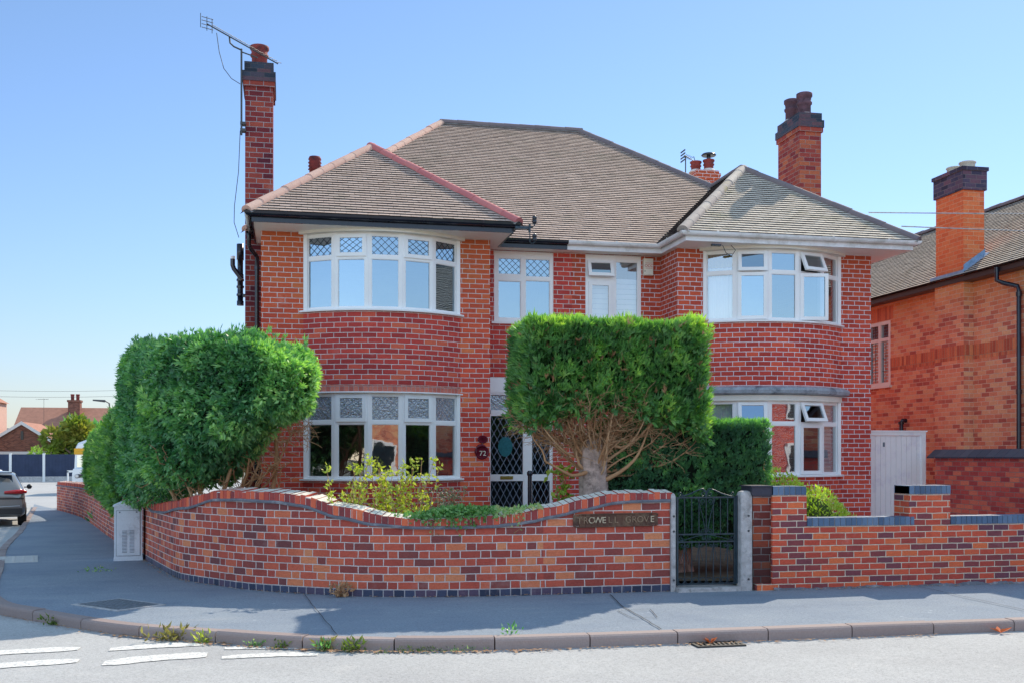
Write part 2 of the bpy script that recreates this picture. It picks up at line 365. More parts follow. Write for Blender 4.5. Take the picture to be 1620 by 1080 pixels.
M['fence_blue'] = plain('fence_blue', (.035, .05, .10), .8, var=.25, scale=2)
M['rubber'] = plain('rubber', (.012, .012, .014), .8)
M['car_silver'] = plain('car_silver', (.26, .26, .26), .15, metal=.5, var=.03, spec=.7)
M['car_white'] = plain('car_white', (.82, .83, .85), .2, var=.02, spec=.7)
M['car_dark'] = plain('car_trim', (.012, .013, .018), .3, spec=.6)
M['car_glass'] = plain('car_glass', (.02, .03, .045), .05, spec=1.0)
M['tail'] = plain('tail_lamp', (.5, .01, .012), .15, spec=.8)
M['alloy'] = plain('alloy', (.5, .5, .52), .3, metal=.8)
M['yellow'] = plain('yellow_paint', (.75, .38, .02), .4)
M['pink_render'] = plain('pink_render', (.62, .40, .33), .8, var=.1)
M['slate'] = plain('slate', (.12, .13, .15), .8)
M['soil'] = plain('soil', (.13, .10, .07), 1.0, var=.5, scale=5, bump=1.0, dirt=(.22, .18, .12))

def asphalt(name, base, warm, crackscale=1.2, patch=.25, spots=.5, gum=False):
    g = G(name); P = g.pos()
    n1 = g.noise(P, 120, 2, .6); n2 = g.noise(P, 38, 4, .7); n3 = g.noise(P, .7, 5, .6); n4 = g.noise(P, 3.2, 4, .6)
    c = g.ramp(g.ma('ADD', g.ma('MULTIPLY', n1, .55), g.ma('MULTIPLY', n2, .45)), [(.33, tuple(x*.55 for x in base)), (.47, base), (.62, tuple(min(1, x*1.22) for x in base))])
    c = g.mix(g.ma('MULTIPLY', g.mr(n3, .4, .7), patch), c, g.mix(1.0, c, warm, 'MULTIPLY'))
    c = g.mix(g.ma('MULTIPLY', g.mr(n4, .58, .75), .3), c, g.mix(1.0, c, (1.35, 1.3, 1.25), 'MULTIPLY'))
    vo = g.nd('TexVoronoi', {'Vector': P, 'Scale': 210.0}).outputs[0]
    c = g.mix(g.ma('MULTIPLY', g.mr(vo, .16, .05), spots), c, g.mix(1.0, c, (.2, .2, .22), 'MULTIPLY'))
    if gum:
        gv = g.nd('TexVoronoi', {'Vector': P, 'Scale': 3.2, 'Randomness': 1.0})
        c = g.mix(g.ma('MULTIPLY', g.mr(gv.outputs[0], .075, .055), .55), c, g.mix(1.0, c, (1.7, 1.65, 1.55), 'MULTIPLY'))
        n5 = g.noise(g.nd('Mapping', {'Vector': P, 'Scale': (.8, 2.2, 1.0)}).outputs[0], 1.3, 6, .65)
        c = g.mix(g.ma('MULTIPLY', g.mr(n5, .55, .75), .45), c, g.mix(1.0, c, (1.35, 1.22, 1.1), 'MULTIPLY'))
        c = g.mix(g.ma('MULTIPLY', g.mr(n5, .45, .25), .45), c, g.mix(1.0, c, (.66, .68, .72), 'MULTIPLY'))
    h = g.ma('ADD', g.ma('MULTIPLY', n1, .7), g.ma('MULTIPLY', n2, .6))
    return g.out(g.bsdf(c, .92, g.bump(h, .55, .006), spec=.2))
M['road'] = asphalt('road_tarmac', (.455, .455, .455), (.80, .79, .80), spots=.55, patch=.6)
M['pave'] = asphalt('pavement_tarmac', (.262, .305, .362), (.72, .76, .84), spots=.25, patch=.7, gum=True)
M['ground'] = plain('ground_far', (.2, .2, .16), 1.0, var=.3, scale=.3)
gpt = G('road_paint'); _P = gpt.pos()
M['road_paint'] = gpt.out(gpt.bsdf(gpt.mix(gpt.mr(gpt.noise(_P, 22, 6, .8), .45, .58), (.86, .84, .80), (.48, .48, .48)), .8, gpt.bump(gpt.noise(_P, 90, 3), .4, .004)))

M['weed_leaf'] = tinted('weed_leaf', [(0, (.05, .08, .02)), (.5, (.14, .21, .05)), (1, (.36, .36, .12))], rough=.6, nscale=4, namt=.3, bump=0, trans=.25)
M['weed_dry'] = tinted('weed_dry', [(0, (.12, .10, .04)), (.5, (.30, .26, .10)), (1, (.52, .46, .22))], rough=.7, nscale=4, namt=.3, bump=0, trans=.25)
M['coping_top'] = plain('coping_top', (.86, .78, .70), .95, var=.25, scale=16, bump=.6, dirt=(.60, .44, .36))  # coping tops painted pale to look sunlit; passage paving reuses it
# ------------------------------------------------------------------ terrain, roads, pavement
def smooth(t): t = max(0.0, min(1.0, t)); return t*t*(3-2*t)
def GZ(y): return -.2*smooth((y-14)/14)
def resample(pts, step):
    P = [Vector((*p[:2], 0)) for p in pts]; out = []
    for i in range(len(P)-1):
        p0 = P[max(0, i-1)]; p1 = P[i]; p2 = P[i+1]; p3 = P[min(len(P)-1, i+2)]
        d = (p2-p1).length
        n = max(1, int(d/step))
        m1 = (p2-p0)*.5*min(1, d/max(.01, (p1-p0).length)) if i > 0 else (p2-p1)
        m2 = (p3-p1)*.5*min(1, d/max(.01, (p3-p2).length)) if i < len(P)-2 else (p2-p1)
        for k in range(n):
            t = k/n; h1 = 2*t**3-3*t**2+1; h2 = t**3-2*t**2+t; h3 = -2*t**3+3*t**2; h4 = t**3-t**2
            out.append(p1*h1 + m1*h2 + p2*h3 + m2*h4)
    out.append(P[-1]); return [(p.x, p.y) for p in out]
KERB = [(-8.7, 40.5), (-6.4, 28.2), (-5.3, 22.0), (-4.1, 16.6), (-3.45, 13.6), (-3.02, 12.5), (-2.56, 11.95), (-2.09, 11.4), (-1.48, 10.78), (-.85, 10.35), (-.07, 9.84), (.44, 9.6), (1.34, 9.36), (2.2, 9.28), (6, 9.27), (40, 9.27)]
WALL = [(-9.2, 43.0), (-5.9, 33.6), (-2.3, 18.4), (-1.75, 16.1), (-1.34, 14.64), (-.88, 13.91), (-.41, 13.3), (.18, 12.83), (.77, 12.46), (1.3, 12.27), (1.9, 12.17), (2.5, 12.14), (4.48, 12.14)]
kp = resample(KERB, .12); wp = resample(WALL[:-1] + [(4.48, 12.14), (40, 12.1)], .12)
def arcs(p):
    L = [0]
    for a, b in zip(p, p[1:]): L.append(L[-1]+math.dist(a, b))
    return L
def at_arc(p, L, s):
    import bisect
    i = max(0, min(len(p)-2, bisect.bisect(L, s)-1)); t = (s-L[i])/max(1e-9, L[i+1]-L[i])
    return (p[i][0]+(p[i+1][0]-p[i][0])*t, p[i][1]+(p[i+1][1]-p[i][1])*t)
def near_arc(p, L, q): 
    i = min(range(len(p)), key=lambda k: math.dist(p[k], q)); return L[i]
kL, wL = arcs(kp), arcs(wp)
keys = [((-8.7, 40.5), (-9.2, 43)), ((-5.3, 22), (-2.9, 20.9)), ((-3.02, 12.5), (-1.75, 16.1)), ((-.85, 10.35), (-.41, 13.3)), ((1.34, 9.36), (1.9, 12.17)), ((6, 9.27), (6, 12.1)), ((40, 9.27), (40, 12.1))]
ka = [near_arc(kp, kL, k) for k, _ in keys]; wa = [near_arc(wp, wL, w) for _, w in keys]
b = MB(); rows = []
for q in range(len(keys)-1):
    n = max(3, int((ka[q+1]-ka[q])/.25))
    for k in range(n + (q == len(keys)-2)):
        t = k/n
        A = at_arc(kp, kL, ka[q]+(ka[q+1]-ka[q])*t); B = at_arc(wp, wL, wa[q]+(wa[q+1]-wa[q])*t)
        d = (Vector(B)-Vector(A)).normalized(); B = (B[0]+d.x*.12, B[1]+d.y*.12); A = (A[0]+d.x*.10, A[1]+d.y*.10)
        rows.append([(A[0]+(B[0]-A[0])*j/8, A[1]+(B[1]-A[1])*j/8, GZ(A[1]+(B[1]-A[1])*j/8) + .010*mnoise.noise((A[0]*.8, (A[1]+(B[1]-A[1])*j/8)*.8, 0)) + .004) for j in range(9)])
b.grid(rows); struct(b, 'pavement', M['pave'])
# kerb stones in one run
b = MB(); s = 0
while s < kL[-1]-.5:
    ln = .86 + R.uniform(-.04, .05); e = min(s+ln-.012, kL[-1]-.01); m = 6
    path = [at_arc(kp, kL, s+(e-s)*i/m) for i in range(m+1)]
    dz = R.uniform(-.006, .006); w = .135+R.uniform(-.006, .006); t = R.random()
    prof = [(.0, -.3), (.012, -.02+dz), (.006, -.002+dz), (-.012, .012+dz), (-w, .014+dz), (-w, -.3)]
    i0 = len(b.v)
    P3 = [(x, y, GZ(y)) for x, y in path]
    b.sweep(P3, prof, t=t)
    for q in (0, -1):     # end caps
        base = i0 + (0 if q == 0 else m*len(prof)); pts = [b.v[base+j] for j in range(len(prof))]
        b.face(pts if q else pts[::-1], t=t)
    s = e+.012
struct(b, 'kerb', M['kerb'])
b = MB(); ys = [-6, -3, 0, 3, 5, 6, 7, 8, 9, 10, 11, 12, 13, 14] + [14+i for i in range(1, 16)] + [32, 36, 42, 50, 60, 72, 86.5]
b.grid([[(x, y, -.095+GZ(y)) for x in (-60, -40, -25, -15, -10, -7, -5, -3, -2, -1, 0, 1, 2, 3, 4, 5, 6, 8, 12, 20, 40)] for y in ys]); struct(b, 'road', M['road'])
b = MB(); b.face([(-700, -700, -.42), (700, -700, -.42), (700, 900, -.42), (-700, 900, -.42)]); struct(b, 'ground', M['ground'])
b = MB()
gp = [(-.15, 13.35), (.35, 12.98), (.9, 12.68), (1.4, 12.5), (2, 12.4), (4.6, 12.36), (5.6, 12.2), (26, 12.2), (26, 42), (-8, 42), (-5.5, 33.6), (-1.95, 18.4), (-1.4, 16.1), (-1.05, 14.75), (-.6, 14.0)]
import mathutils.geometry as mgeo
for tri in mgeo.tessellate_polygon([[Vector((x, y, 0)) for x, y in gp]]):
    q = [(gp[i][0], gp[i][1], .1) for i in tri]
    if (Vector(q[1])-Vector(q[0])).cross(Vector(q[2])-Vector(q[0])).z < 0: q = q[::-1]
    b.face(q)
struct(b, 'garden_soil', M['soil'])
b = MB(); b.face([(8.2, 12.3, .104), (16, 12.3, .104), (16, 30, .104), (10.0, 30, .104), (10.0, 17.3, .104), (8.2, 17.1, .104)]); struct(b, 'passage_bounce_paving', M['coping_top'])  # pale paving added to bounce light onto the side gate and neighbour wall
# give-way dashes, worn
b = MB()
def dash(p0, p1, w, bow=.05):
    n = 8; L = []; Rr = []
    for i in range(n+1):
        t = i/n; x = p0[0]+(p1[0]-p0[0])*t; y = p0[1]+(p1[1]-p0[1])*t + bow*math.sin(PI*t)
        ww = w*(.5+.5*min(1, 4*t+.3, 4*(1-t)+.3))*R.uniform(.85, 1.1)
        L.append((x, y+ww/2, -.095+GZ(y)+.006)); Rr.append((x, y-ww/2, -.095+GZ(y)+.006))
    b.grid([Rr, L], sm=False)
for p0, p1, w in [((-2.85, 9.92), (-1.79, 10.12), .24), ((-2.6, 9.3), (-1.69, 9.52), .26), ((-1.52, 10.02), (-.72, 10.12), .22), ((-1.47, 9.36), (-.66, 9.58), .30), ((-.53, 9.86), (.12, 9.74), .17), ((-.53, 9.42), (.27, 9.40), .19)]:
    dash(p0, p1, w)
struct(b, 'road_markings', M['road_paint'])

# ------------------------------------------------------------------ small street pieces
b = MB()
cx, cy = -1.77, 12.26; b.X = Matrix.Translation((cx, cy, .006)) @ Matrix.Rotation(rad(-48), 4, 'Z')
b.box(-.42, .42, -.30, .30, -.02, .006, m=0)
b.box(-.36, .36, -.25, .25, .006, .012, m=1)
for i in range(9):
    for j in range(6): b.box(-.34+i*.077, -.34+i*.077+.05, -.235+j*.08, -.235+j*.08+.05, .012, .0155, m=1)
single(b, 'inspection_cover', [M['concrete'], plain('cover_iron', (.17, .19, .22), .6, metal=.2, var=.3, scale=30, bump=.4)], 'square metal inspection cover set in the shaded pavement corner', 'manhole cover', (cx, cy, 0))
b = MB()
b.X = Matrix.Translation((-4.3, 18.35, GZ(18.35)+.012)) @ Matrix.Rotation(rad(12), 4, 'Z')
b.box(-.42, .42, -.6, .6, -.03, .006)
for i in range(6):
    for j in range(8): b.lathe([(.03, .006), (.022, .011)], (-.35+i*.14, -.52+j*.148, 0), 8)
single(b, 'tactile_paving', plain('tactile', (.55, .54, .52), .9, var=.15, scale=20), 'pale blistered tactile paving slab at the left pavement crossing', 'paving slab', (-4.3, 18.35, 0))
b = MB(); gx0, gx1, gy0, gy1 = 3.60, 4.06, 9.03, 9.25
b.box(gx0, gx1, gy0, gy1, -.14, -.089, m=1)
b.box(gx0, gx0+.025, gy0, gy1, -.089, -.079); b.box(gx1-.025, gx1, gy0, gy1, -.089, -.079)
b.box(gx0+.025, gx1-.025, gy0, gy0+.02, -.089, -.079); b.box(gx0+.025, gx1-.025, gy1-.02, gy1, -.089, -.079)
for i in range(9):
    x = gx0+.05+i*.043; b.face([(x, gy0+.02, -.0795), (x+.018, gy0+.02, -.0795), (x+.018+.03, gy1-.02, -.0795), (x+.03, gy1-.02, -.0795)])
single(b, 'drain_grate', [plain('grate_iron', (.09, .085, .08), .6, metal=.3, var=.3), M['rubber']], 'rusty slotted drain grate in the road against the kerb', 'drain', (3.83, 9.14, -.09))
for k, (x, y, l, c) in enumerate([(3.78, 9.19, 'curled orange leaf lying beside the drain grate', 1), (6.75, 9.17, 'curled orange leaf lying alone by the right kerb', 1.3)]):
    b = MB()
    for i in range(4):
        a = i*1.5+k; b.face([(x, y, -.088), (x+.05*c*math.cos(a), y+.05*c*math.sin(a), -.055), (x+.09*c*math.cos(a+.5), y+.05*c*math.sin(a+.5), -.035), (x+.04*c*math.cos(a+1), y+.04*c*math.sin(a+1), -.05)])
    single(b, 'fallen_leaf', M['leaf_orange'], l, 'leaf', (x, y, -.09), 'orange leaves in the gutter')
# electricity cabinet
cab = thing('utility_cabinet', 'grey metal utility cabinet with pitched top and louvred door beside the curved wall', 'utility cabinet', (-2.63, 17.72, -.04))
CX = Matrix.Translation((-2.63, 17.72, -.04)) @ Matrix.Rotation(rad(7), 4, 'Z')
b = MB(); b.X = CX
b.box(0, .43, 0, .36, 0, .06); b.box(.006, .424, .006, .354, .06, .86)
b.build('cabinet_body', M['cabinet'], cab)
b = MB(); b.X = CX
x0, x1, y0, y1 = -.012, .442, -.014, .374; e, r_ = .86, .98; xm = .215
b.face([(x0, y0, e), (x1, y0, e), (x1, y0, e+.02), (xm, y0, r_), (x0, y0, e+.02)])
b.face([(x1, y1, e), (x0, y1, e), (x0, y1, e+.02), (xm, y1, r_), (x1, y1, e+.02)])
b.face([(x0, y0, e+.02), (xm, y0, r_), (xm, y1, r_), (x0, y1, e+.02)]); b.face([(xm, y0, r_), (x1, y0, e+.02), (x1, y1, e+.02), (xm, y1, r_)])
b.face([(x0, y1, e), (x0, y0, e), (x0, y0, e+.02), (x0, y1, e+.02)]); b.face([(x1, y0, e), (x1, y1, e), (x1, y1, e+.02), (x1, y0, e+.02)]); b.face([(x0, y0, e), (x0, y1, e), (x1, y1, e), (x1, y0, e)])
b.build('cabinet_top', M['cabinet'], cab)
b = MB(); b.X = CX
b.box(.036, .394, -.002, .006, .088, .802, m=1); b.box(.042, .388, -.010, -.002, .094, .796, m=0)
for cxx in (.125, .235):
    for k in range(16):
        z = .14+k*.0225; b.face([(cxx, -.0105, z), (cxx+.07, -.0105, z), (cxx+.07, -.0105, z+.006), (cxx, -.0105, z+.006)], m=1)
        b.face([(cxx, -.011, z+.006), (cxx+.07, -.011, z+.006), (cxx+.07, -.020, z+.013), (cxx, -.020, z+.013)], m=0)
        b.face([(cxx, -.020, z+.013), (cxx+.07, -.020, z+.013), (cxx+.07, -.0102, z+.016), (cxx, -.0102, z+.016)], m=0)
b.box(.08, .10, -.016, -.010, .765, .785, m=1); b.box(.33, .35, -.016, -.010, .765, .785, m=1)
b.build('cabinet_door', [M['cabinet'], M['cabinet_dark']], cab)

# ------------------------------------------------------------------ front boundary walls
wall_path = resample(WALL, .06); WPL = arcs(wall_path)
off = near_arc(wall_path, WPL, (.18, 12.83))
PROF_M = [(-30, .62), (-12.0, .72), (-9.6, .80), (-6.7, 1.04), (-4.75, .786), (-3.66, .817), (-2.18, .941), (-1.47, 1.069), (-.93, 1.083), (-.37, 1.072), (0, 1.035), (.52, .905), (.94, .83), (1.41, .796), (1.81, .795), (2.31, .805), (2.52, .825), (2.73, .851), (3.0, .907), (3.38, .984), (3.76, 1.061), (4.0, 1.078), (4.6, 1.087)]
PROF_T = [(-30, .74), (-12.0, .84), (-9.6, .92), (-6.16, 1.09), (-4.56, .905), (-2.7, 1.013), (-1.85, 1.122), (-1.47, 1.183), (-1.0, 1.196), (-.53, 1.19), (0, 1.161), (.57, 1.029), (1.1, .926), (1.51, .885), (1.91, .909), (2.52, .949), (2.98, 1.017), (3.38, 1.113), (3.76, 1.173), (4.0, 1.18), (4.6, 1.185)]
def interp(tab, x):
    for (a, p), (c, q) in zip(tab, tab[1:]):
        if a <= x <= c:
            t = (x-a)/(c-a); return p+(q-p)*(t*t*(3-2*t)*.6+t*.4)
    return tab[0][1] if x < tab[0][0] else tab[-1][1]
def zm(s): return interp(PROF_M, s-off)
def zt(s): return max(zm(s)+.085, interp(PROF_T, s-off))
def wnorm(s):
    a = at_arc(wall_path, WPL, max(0, s-.05)); c = at_arc(wall_path, WPL, min(WPL[-1], s+.05))
    d = (Vector(c)-Vector(a)).normalized(); return Vector((-d.y, d.x))     # toward the garden
fw = thing('garden_wall', 'old curved red brick garden wall with dipping brick coping and a street name set in it', 'garden wall', (1.0, 12.4, 0))
b = MB(); bb = MB(); S = []; s = 5.0
while s < WPL[-1]: S.append(s); s += .06
S.append(WPL[-1])
kneel = near_arc(wall_path, WPL, (2.9, 12.14))
for sa, sb in zip(S, S[1:]):
    A = at_arc(wall_path, WPL, sa); B = at_arc(wall_path, WPL, sb); na, nb = wnorm(sa), wnorm(sb)
    ga, gb = GZ(A[1]), GZ(B[1]); za, zb = zm(sa), zm(sb)
    pl = .086
    m = 0 if sa < kneel else 1
    b.face([(*A, ga+pl), (*B, gb+pl), (*B, zb), (*A, za)], [(sa, pl), (sb, pl), (sb, zb-gb), (sa, za-ga)], m)
    Ai = (A[0]+na.x*.225, A[1]+na.y*.225); Bi = (B[0]+nb.x*.225, B[1]+nb.y*.225)
    b.face([(*Bi, gb), (*Ai, ga), (*Ai, za), (*Bi, zb)], [(sb, 0), (sa, 0), (sa, za), (sb, zb)], m)
    if sa > near_arc(wall_path, WPL, (-2.3, 18.4)):
        Ao = (A[0]-na.x*.004, A[1]-na.y*.004); Bo = (B[0]-nb.x*.004, B[1]-nb.y*.004)
        bb.face([(*Ao, ga-.06), (*Bo, gb-.06), (*Bo, gb+pl), (*Ao, ga+pl)], [(sa, -.06+.0885*2), (sb, -.06+.0885*2), (sb, pl+.0885*2), (sa, pl+.0885*2)])
        bb.face([(*Ao, ga+pl), (*Bo, gb+pl), (*B, gb+pl), (*A, ga+pl)])
    else: b.face([(*A, ga-.3), (*B, gb-.3), (*B, gb+pl), (*A, ga+pl)], [(sa, -.3), (sb, -.3), (sb, pl), (sa, pl)], m)
E_ = at_arc(wall_path, WPL, WPL[-1]); b.face([(E_[0], E_[1], 0), (E_[0], E_[1]+.225, 0), (E_[0], E_[1]+.225, zm(WPL[-1])), (E_[0], E_[1], zm(WPL[-1]))], m=1)
b.build('brickwork', [M['brick_old'], M['brick_old_str']], fw); bb.build('plinth_course', M['plinth'], fw)
# moulding + brick-on-edge coping
b = MB(); rows = []
for s in S:
    A = at_arc(wall_path, WPL, s); n = wnorm(s); z = zm(s)
    rows.append([(A[0]+n.x*o, A[1]+n.y*o, z+h) for o, h in ((.0, -.012), (-.028, -.016), (-.034, .002), (-.026, .014), (.0, .024), (.225, .024))])
b.grid(rows, sm=False); b.build('drip_moulding', M['mould'], fw)
b = MB(); s = 5.2
while s < WPL[-1]-.03:
    w = .066+R.uniform(-.003, .003)
    A = at_arc(wall_path, WPL, s); B = at_arc(wall_path, WPL, s+w); n = wnorm(s+w/2)
    o0 = -.012+R.uniform(-.006, .006); o1 = .235+R.uniform(-.006, .006); t = R.random()
    big_step = R.uniform(-.006, .006) - (.015 if R.random() < .05 else 0)
    za0, zb0 = zm(s)+.014, zm(s+w)+.014; za1, zb1 = zt(s)+big_step, zt(s+w)+big_step+R.uniform(-.003, .003)
    P = lambda q, o, z: (q[0]+n.x*o, q[1]+n.y*o, z)
    c8 = [P(A, o0, za0), P(B, o0, zb0), P(B, o1, zb0), P(A, o1, za0), P(A, o0, za1-.008), P(B, o0, zb1-.008), P(B, o1, zb1+.03), P(A, o1, za1+.03)]
    f0, f1 = P(A, o0+.010, za1), P(B, o0+.010, zb1)
    b.face([c8[0], c8[1], c8[5], c8[4]], t=t); b.face([c8[4], c8[5], f1, f0], t=t); b.face([f0, f1, c8[6], c8[7]], t=t, m=1)  # top face takes the pale material, sunlight put into its colour
    b.face([c8[1], c8[2], c8[6], f1, c8[5]], t=t); b.face([c8[3], c8[0], c8[4], f0, c8[7]], t=t); b.face([c8[2], c8[3], c8[7], c8[6]], t=t)
    s += w+.009
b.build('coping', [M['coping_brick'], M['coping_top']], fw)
b = MB(); rows = []
for s in S: 
    A = at_arc(wall_path, WPL, s); n = wnorm(s)
    rows.append([(A[0]+n.x*o, A[1]+n.y*o, h) for o, h in ((-.006, zm(s)+.02), (-.006, zt(s)-.014), (.222, zt(s)-.012), (.222, zm(s)+.02))])
b.grid(rows, sm=False); b.build('coping_mortar', M['mortar'], fw)
# street name in raised letter tiles
sg = thing('street_name_sign', 'weathered terracotta street name panel with raised letters set in the curved wall', 'street sign', (3.80, 12.12, .78))
tl = tinted('letter_tile', [(0, (.05, .025, .025)), (.5, (.13, .07, .05)), (1, (.22, .12, .07))], nscale=40, namt=.6, bump=.8, moss=((.36, .27, .17), .75))
def zsl(x): return .858+(x-3.28)*.010
b = MB(); n = 14; xs = [3.285+i*(4.325-3.285)/n for i in range(n+1)]
prof = [(xs[0], -.045), (xs[0], .045)]
for i in range(n):
    x0, x1 = xs[i], xs[i+1]-.003; z = zsl(x0); hh = .068 if 0 < i < n-1 else .056
    b.box(x0, x1, 12.118, 12.14, z-hh, z+hh, t=R.random() if i else .0)
b.tube([(3.285, 12.117, zsl(3.3)+.06), (3.33, 12.115, zsl(3.3)+.073), (4.28, 12.115, zsl(4.3)+.073), (4.325, 12.117, zsl(4.3)+.06)], .008, 6)
b.tube([(3.285, 12.117, zsl(3.3)-.06), (3.33, 12.115, zsl(3.3)-.073), (4.28, 12.115, zsl(4.3)-.073), (4.325, 12.117, zsl(4.3)-.06)], .008, 6)
b.build('sign_panel', tl, sg)
bright = plain('letter_bright', (.62, .50, .35), .8, var=.35, scale=40, dirt=(.3, .2, .12)); dull = plain('letter_dull', (.30, .20, .13), .8, var=.4, scale=40)
for i, ch in enumerate('TROWELL GROVE'):
    if ch == ' ': continue
    x = (xs[i]+xs[i+1])/2 + .037
    text_obj(ch, .105, Matrix.Translation((x, 12.114, zsl(x))) @ FRONT, bright if ch in 'WE' or i == 2 else dull, sg, 'letter', .006)

# right hand modern wall
rw = thing('low_brick_wall', 'newer red brick wall with blue brick coping and two raised piers', 'garden wall', (6.5, 12.0, 0))
b = MB(); WY = 11.98
b.box(6.165, 7.535, WY, WY+.215, -.06, .765, skip='b'); b.box(8.105, 13.0, WY, WY+.215, -.06, .765, skip='b'); b.box(5.52, 5.72, WY-.004, WY+.215, -.06, .085, skip='b')
b.build('brickwork', M['brick_new'], rw)
for x0, x1 in ((5.72, 6.165), (7.535, 8.105)):
    b = MB(); b.box(x0, x1, WY-.003, WY+.33, -.06, 1.145, skip='b'); b.build('pier', M['brick_new'], rw)
def edge_run(b, x0, x1, y0, y1, z0, z1, pitch=.073, m=0):
    x = x0
    while x < x1-.03:
        w = min(pitch-.009, x1-x); b.box(x, x+w, y0+R.uniform(-.003, .003), y1, z0, z1+R.uniform(-.002, .002), m=m, t=R.random()); x += pitch
b = MB()
edge_run(b, 6.17, 7.60, WY-.012, WY+.225, .768, .868); edge_run(b, 8.11, 13.0, WY-.012, WY+.225, .768, .868)
edge_run(b, 5.725, 6.165, WY-.012, WY+.335, 1.148, 1.25); edge_run(b, 7.54, 8.105, WY-.012, WY+.335, 1.148, 1.25)
b.build('coping', M['blue_brick'], rw)
b = MB(); rows = []
for i in range(180):
    x = 5.73+i*.04; h = .018+.05*abs(mnoise.noise((x*2.2, 1, 0)))+R.uniform(0, .012)
    rows.append([(x, WY-.03-.03*abs(mnoise.noise((x*1.7, 5, 0)))-R.uniform(0, .012), -.02), (x, WY-.015-R.uniform(0, .012), h*.75), (x, WY+.01, h)])
b.grid(rows, sm=False); b.build('footing', M['mould'], rw)
b = MB(); b.box(6.17, 7.53, WY-.002, WY+.217, .765, .862); b.box(8.11, 13, WY-.002, WY+.217, .765, .862); b.box(5.725, 6.16, WY-.002, WY+.32, 1.145, 1.243); b.box(7.54, 8.10, WY-.002, WY+.32, 1.145, 1.243)
b.build('coping_mortar', plain('mortar_cream', (.62, .52, .42), .9, var=.1), rw)
op = thing('old_brick_pier', 'narrow eroded old brick pier with dark tile cap between gate post and new wall', 'pier', (5.6, 12.05, 0))
b = MB(); b.box(5.49, 5.718, 12.02, 12.25, .085, 1.13); b.build('pier_brickwork', bricks('brick_pier', [(0, (.10, .03, .03)), (.4, (.26, .05, .035)), (.8, (.45, .09, .04)), (1, (.6, .18, .07))], (.40, .34, .32), bl=.22, bh=.086, seed=31, grime=.4, soot=(.9, .2, .75)), op)
b = MB(); b.box(5.46, 5.718, 11.985, 12.3, 1.15, 1.245, t=.3); b.box(5.48, 5.717, 11.995, 12.29, 1.13, 1.15, t=.6); b.box(5.44, 5.72, 11.97, 12.31, 1.245, 1.262, t=.2); b.build('pier_cap', M['coping_tile'], op)
# gate posts
def post(x0, x1, y0, y1, h, lab):
    b = MB(); n = 2*6; rows = []
    xm, ym = (x0+x1)/2, (y0+y1)/2
    for z, k in [(-.05, 1.02), (.3, 1), (.7, .99), (h-.05, .98), (h-.015, .8), (h, .45)]:
        hx, hy = (x1-x0)/2*k, (y1-y0)/2*k; c = .012
        rows.append([(xm+sx, ym+sy, z) for sx, sy in ((-hx+c, -hy), (hx-c, -hy), (hx, -hy+c), (hx, hy-c), (hx-c, hy), (-hx+c, hy), (-hx, hy-c), (-hx, -hy+c))])
    b.grid(rows, closed=True, sm=False); b.face(rows[-1])
    p = thing('gate_post', lab, 'gate post', (xm, ym, 0), 'concrete gate posts'); b.build('post', M['concrete'], p)
    for z in (.14, .72, .90):
        b = MB(); b.tube([(xm+(.02 if x1-x0 > .08 else 0), y0-.010, z), (xm+(.02 if x1-x0 > .08 else 0), y0+.01, z)], .013, 8); b.build('bolt', M['steel'], p)
post(4.485, 4.545, 12.10, 12.24, 1.175, 'thin pale concrete gate post at the end of the curved wall')
post(5.335, 5.485, 12.02, 12.17, 1.20, 'wide speckled concrete gate post beside the old brick pier')
b = MB(); b.box(4.545, 5.335, 12.02, 12.32, -.03, .05); single(b, 'gate_threshold', M['concrete'], 'worn concrete step under the iron gate', 'step', (4.94, 12.17, 0))
# wrought iron gate
gt = thing('garden_gate', 'dark wrought iron garden gate with scrollwork', 'gate', (4.57, 12.13, .06))
gy = 12.13; gx0, gx1 = 4.57, 5.30
b = MB()
for x in (gx0, gx1): b.box(x-.011, x+.011, gy-.011, gy+.011, .07, 1.13)
for z in (.085, .59, .68, 1.12): b.box(gx0, gx1, gy-.008, gy+.008, z-.009, z+.009)
b.box(gx1+.008, gx1+.03, gy-.02, gy+.02, .08, 1.14)
b.build('gate_frame', M['iron'], gt)
b = MB(); nb = 7; bars = [gx0+(gx1-gx0)*(i+1)/(nb+1) for i in range(nb)]
for i, x in enumerate(bars):
    b.box(x-.005, x+.005, gy-.005, gy+.005, .09, .585); b.box(x-.005, x+.005, gy-.005, gy+.005, .685, 1.115)
b.build('gate_bars', M['iron'], gt)
b = MB(); xm = (gx0+gx1)/2
def scroll(cx, cz, r, a0, turns, sgn=1, yy=gy-.012, rad_=.0045):
    n = 22; b.tube([(cx+sgn*r*(1-.75*i/n)*math.cos(a0+turns*2*PI*i/n), yy, cz+r*(1-.75*i/n)*math.sin(a0+turns*2*PI*i/n)) for i in range(n+1)], rad_, 5)
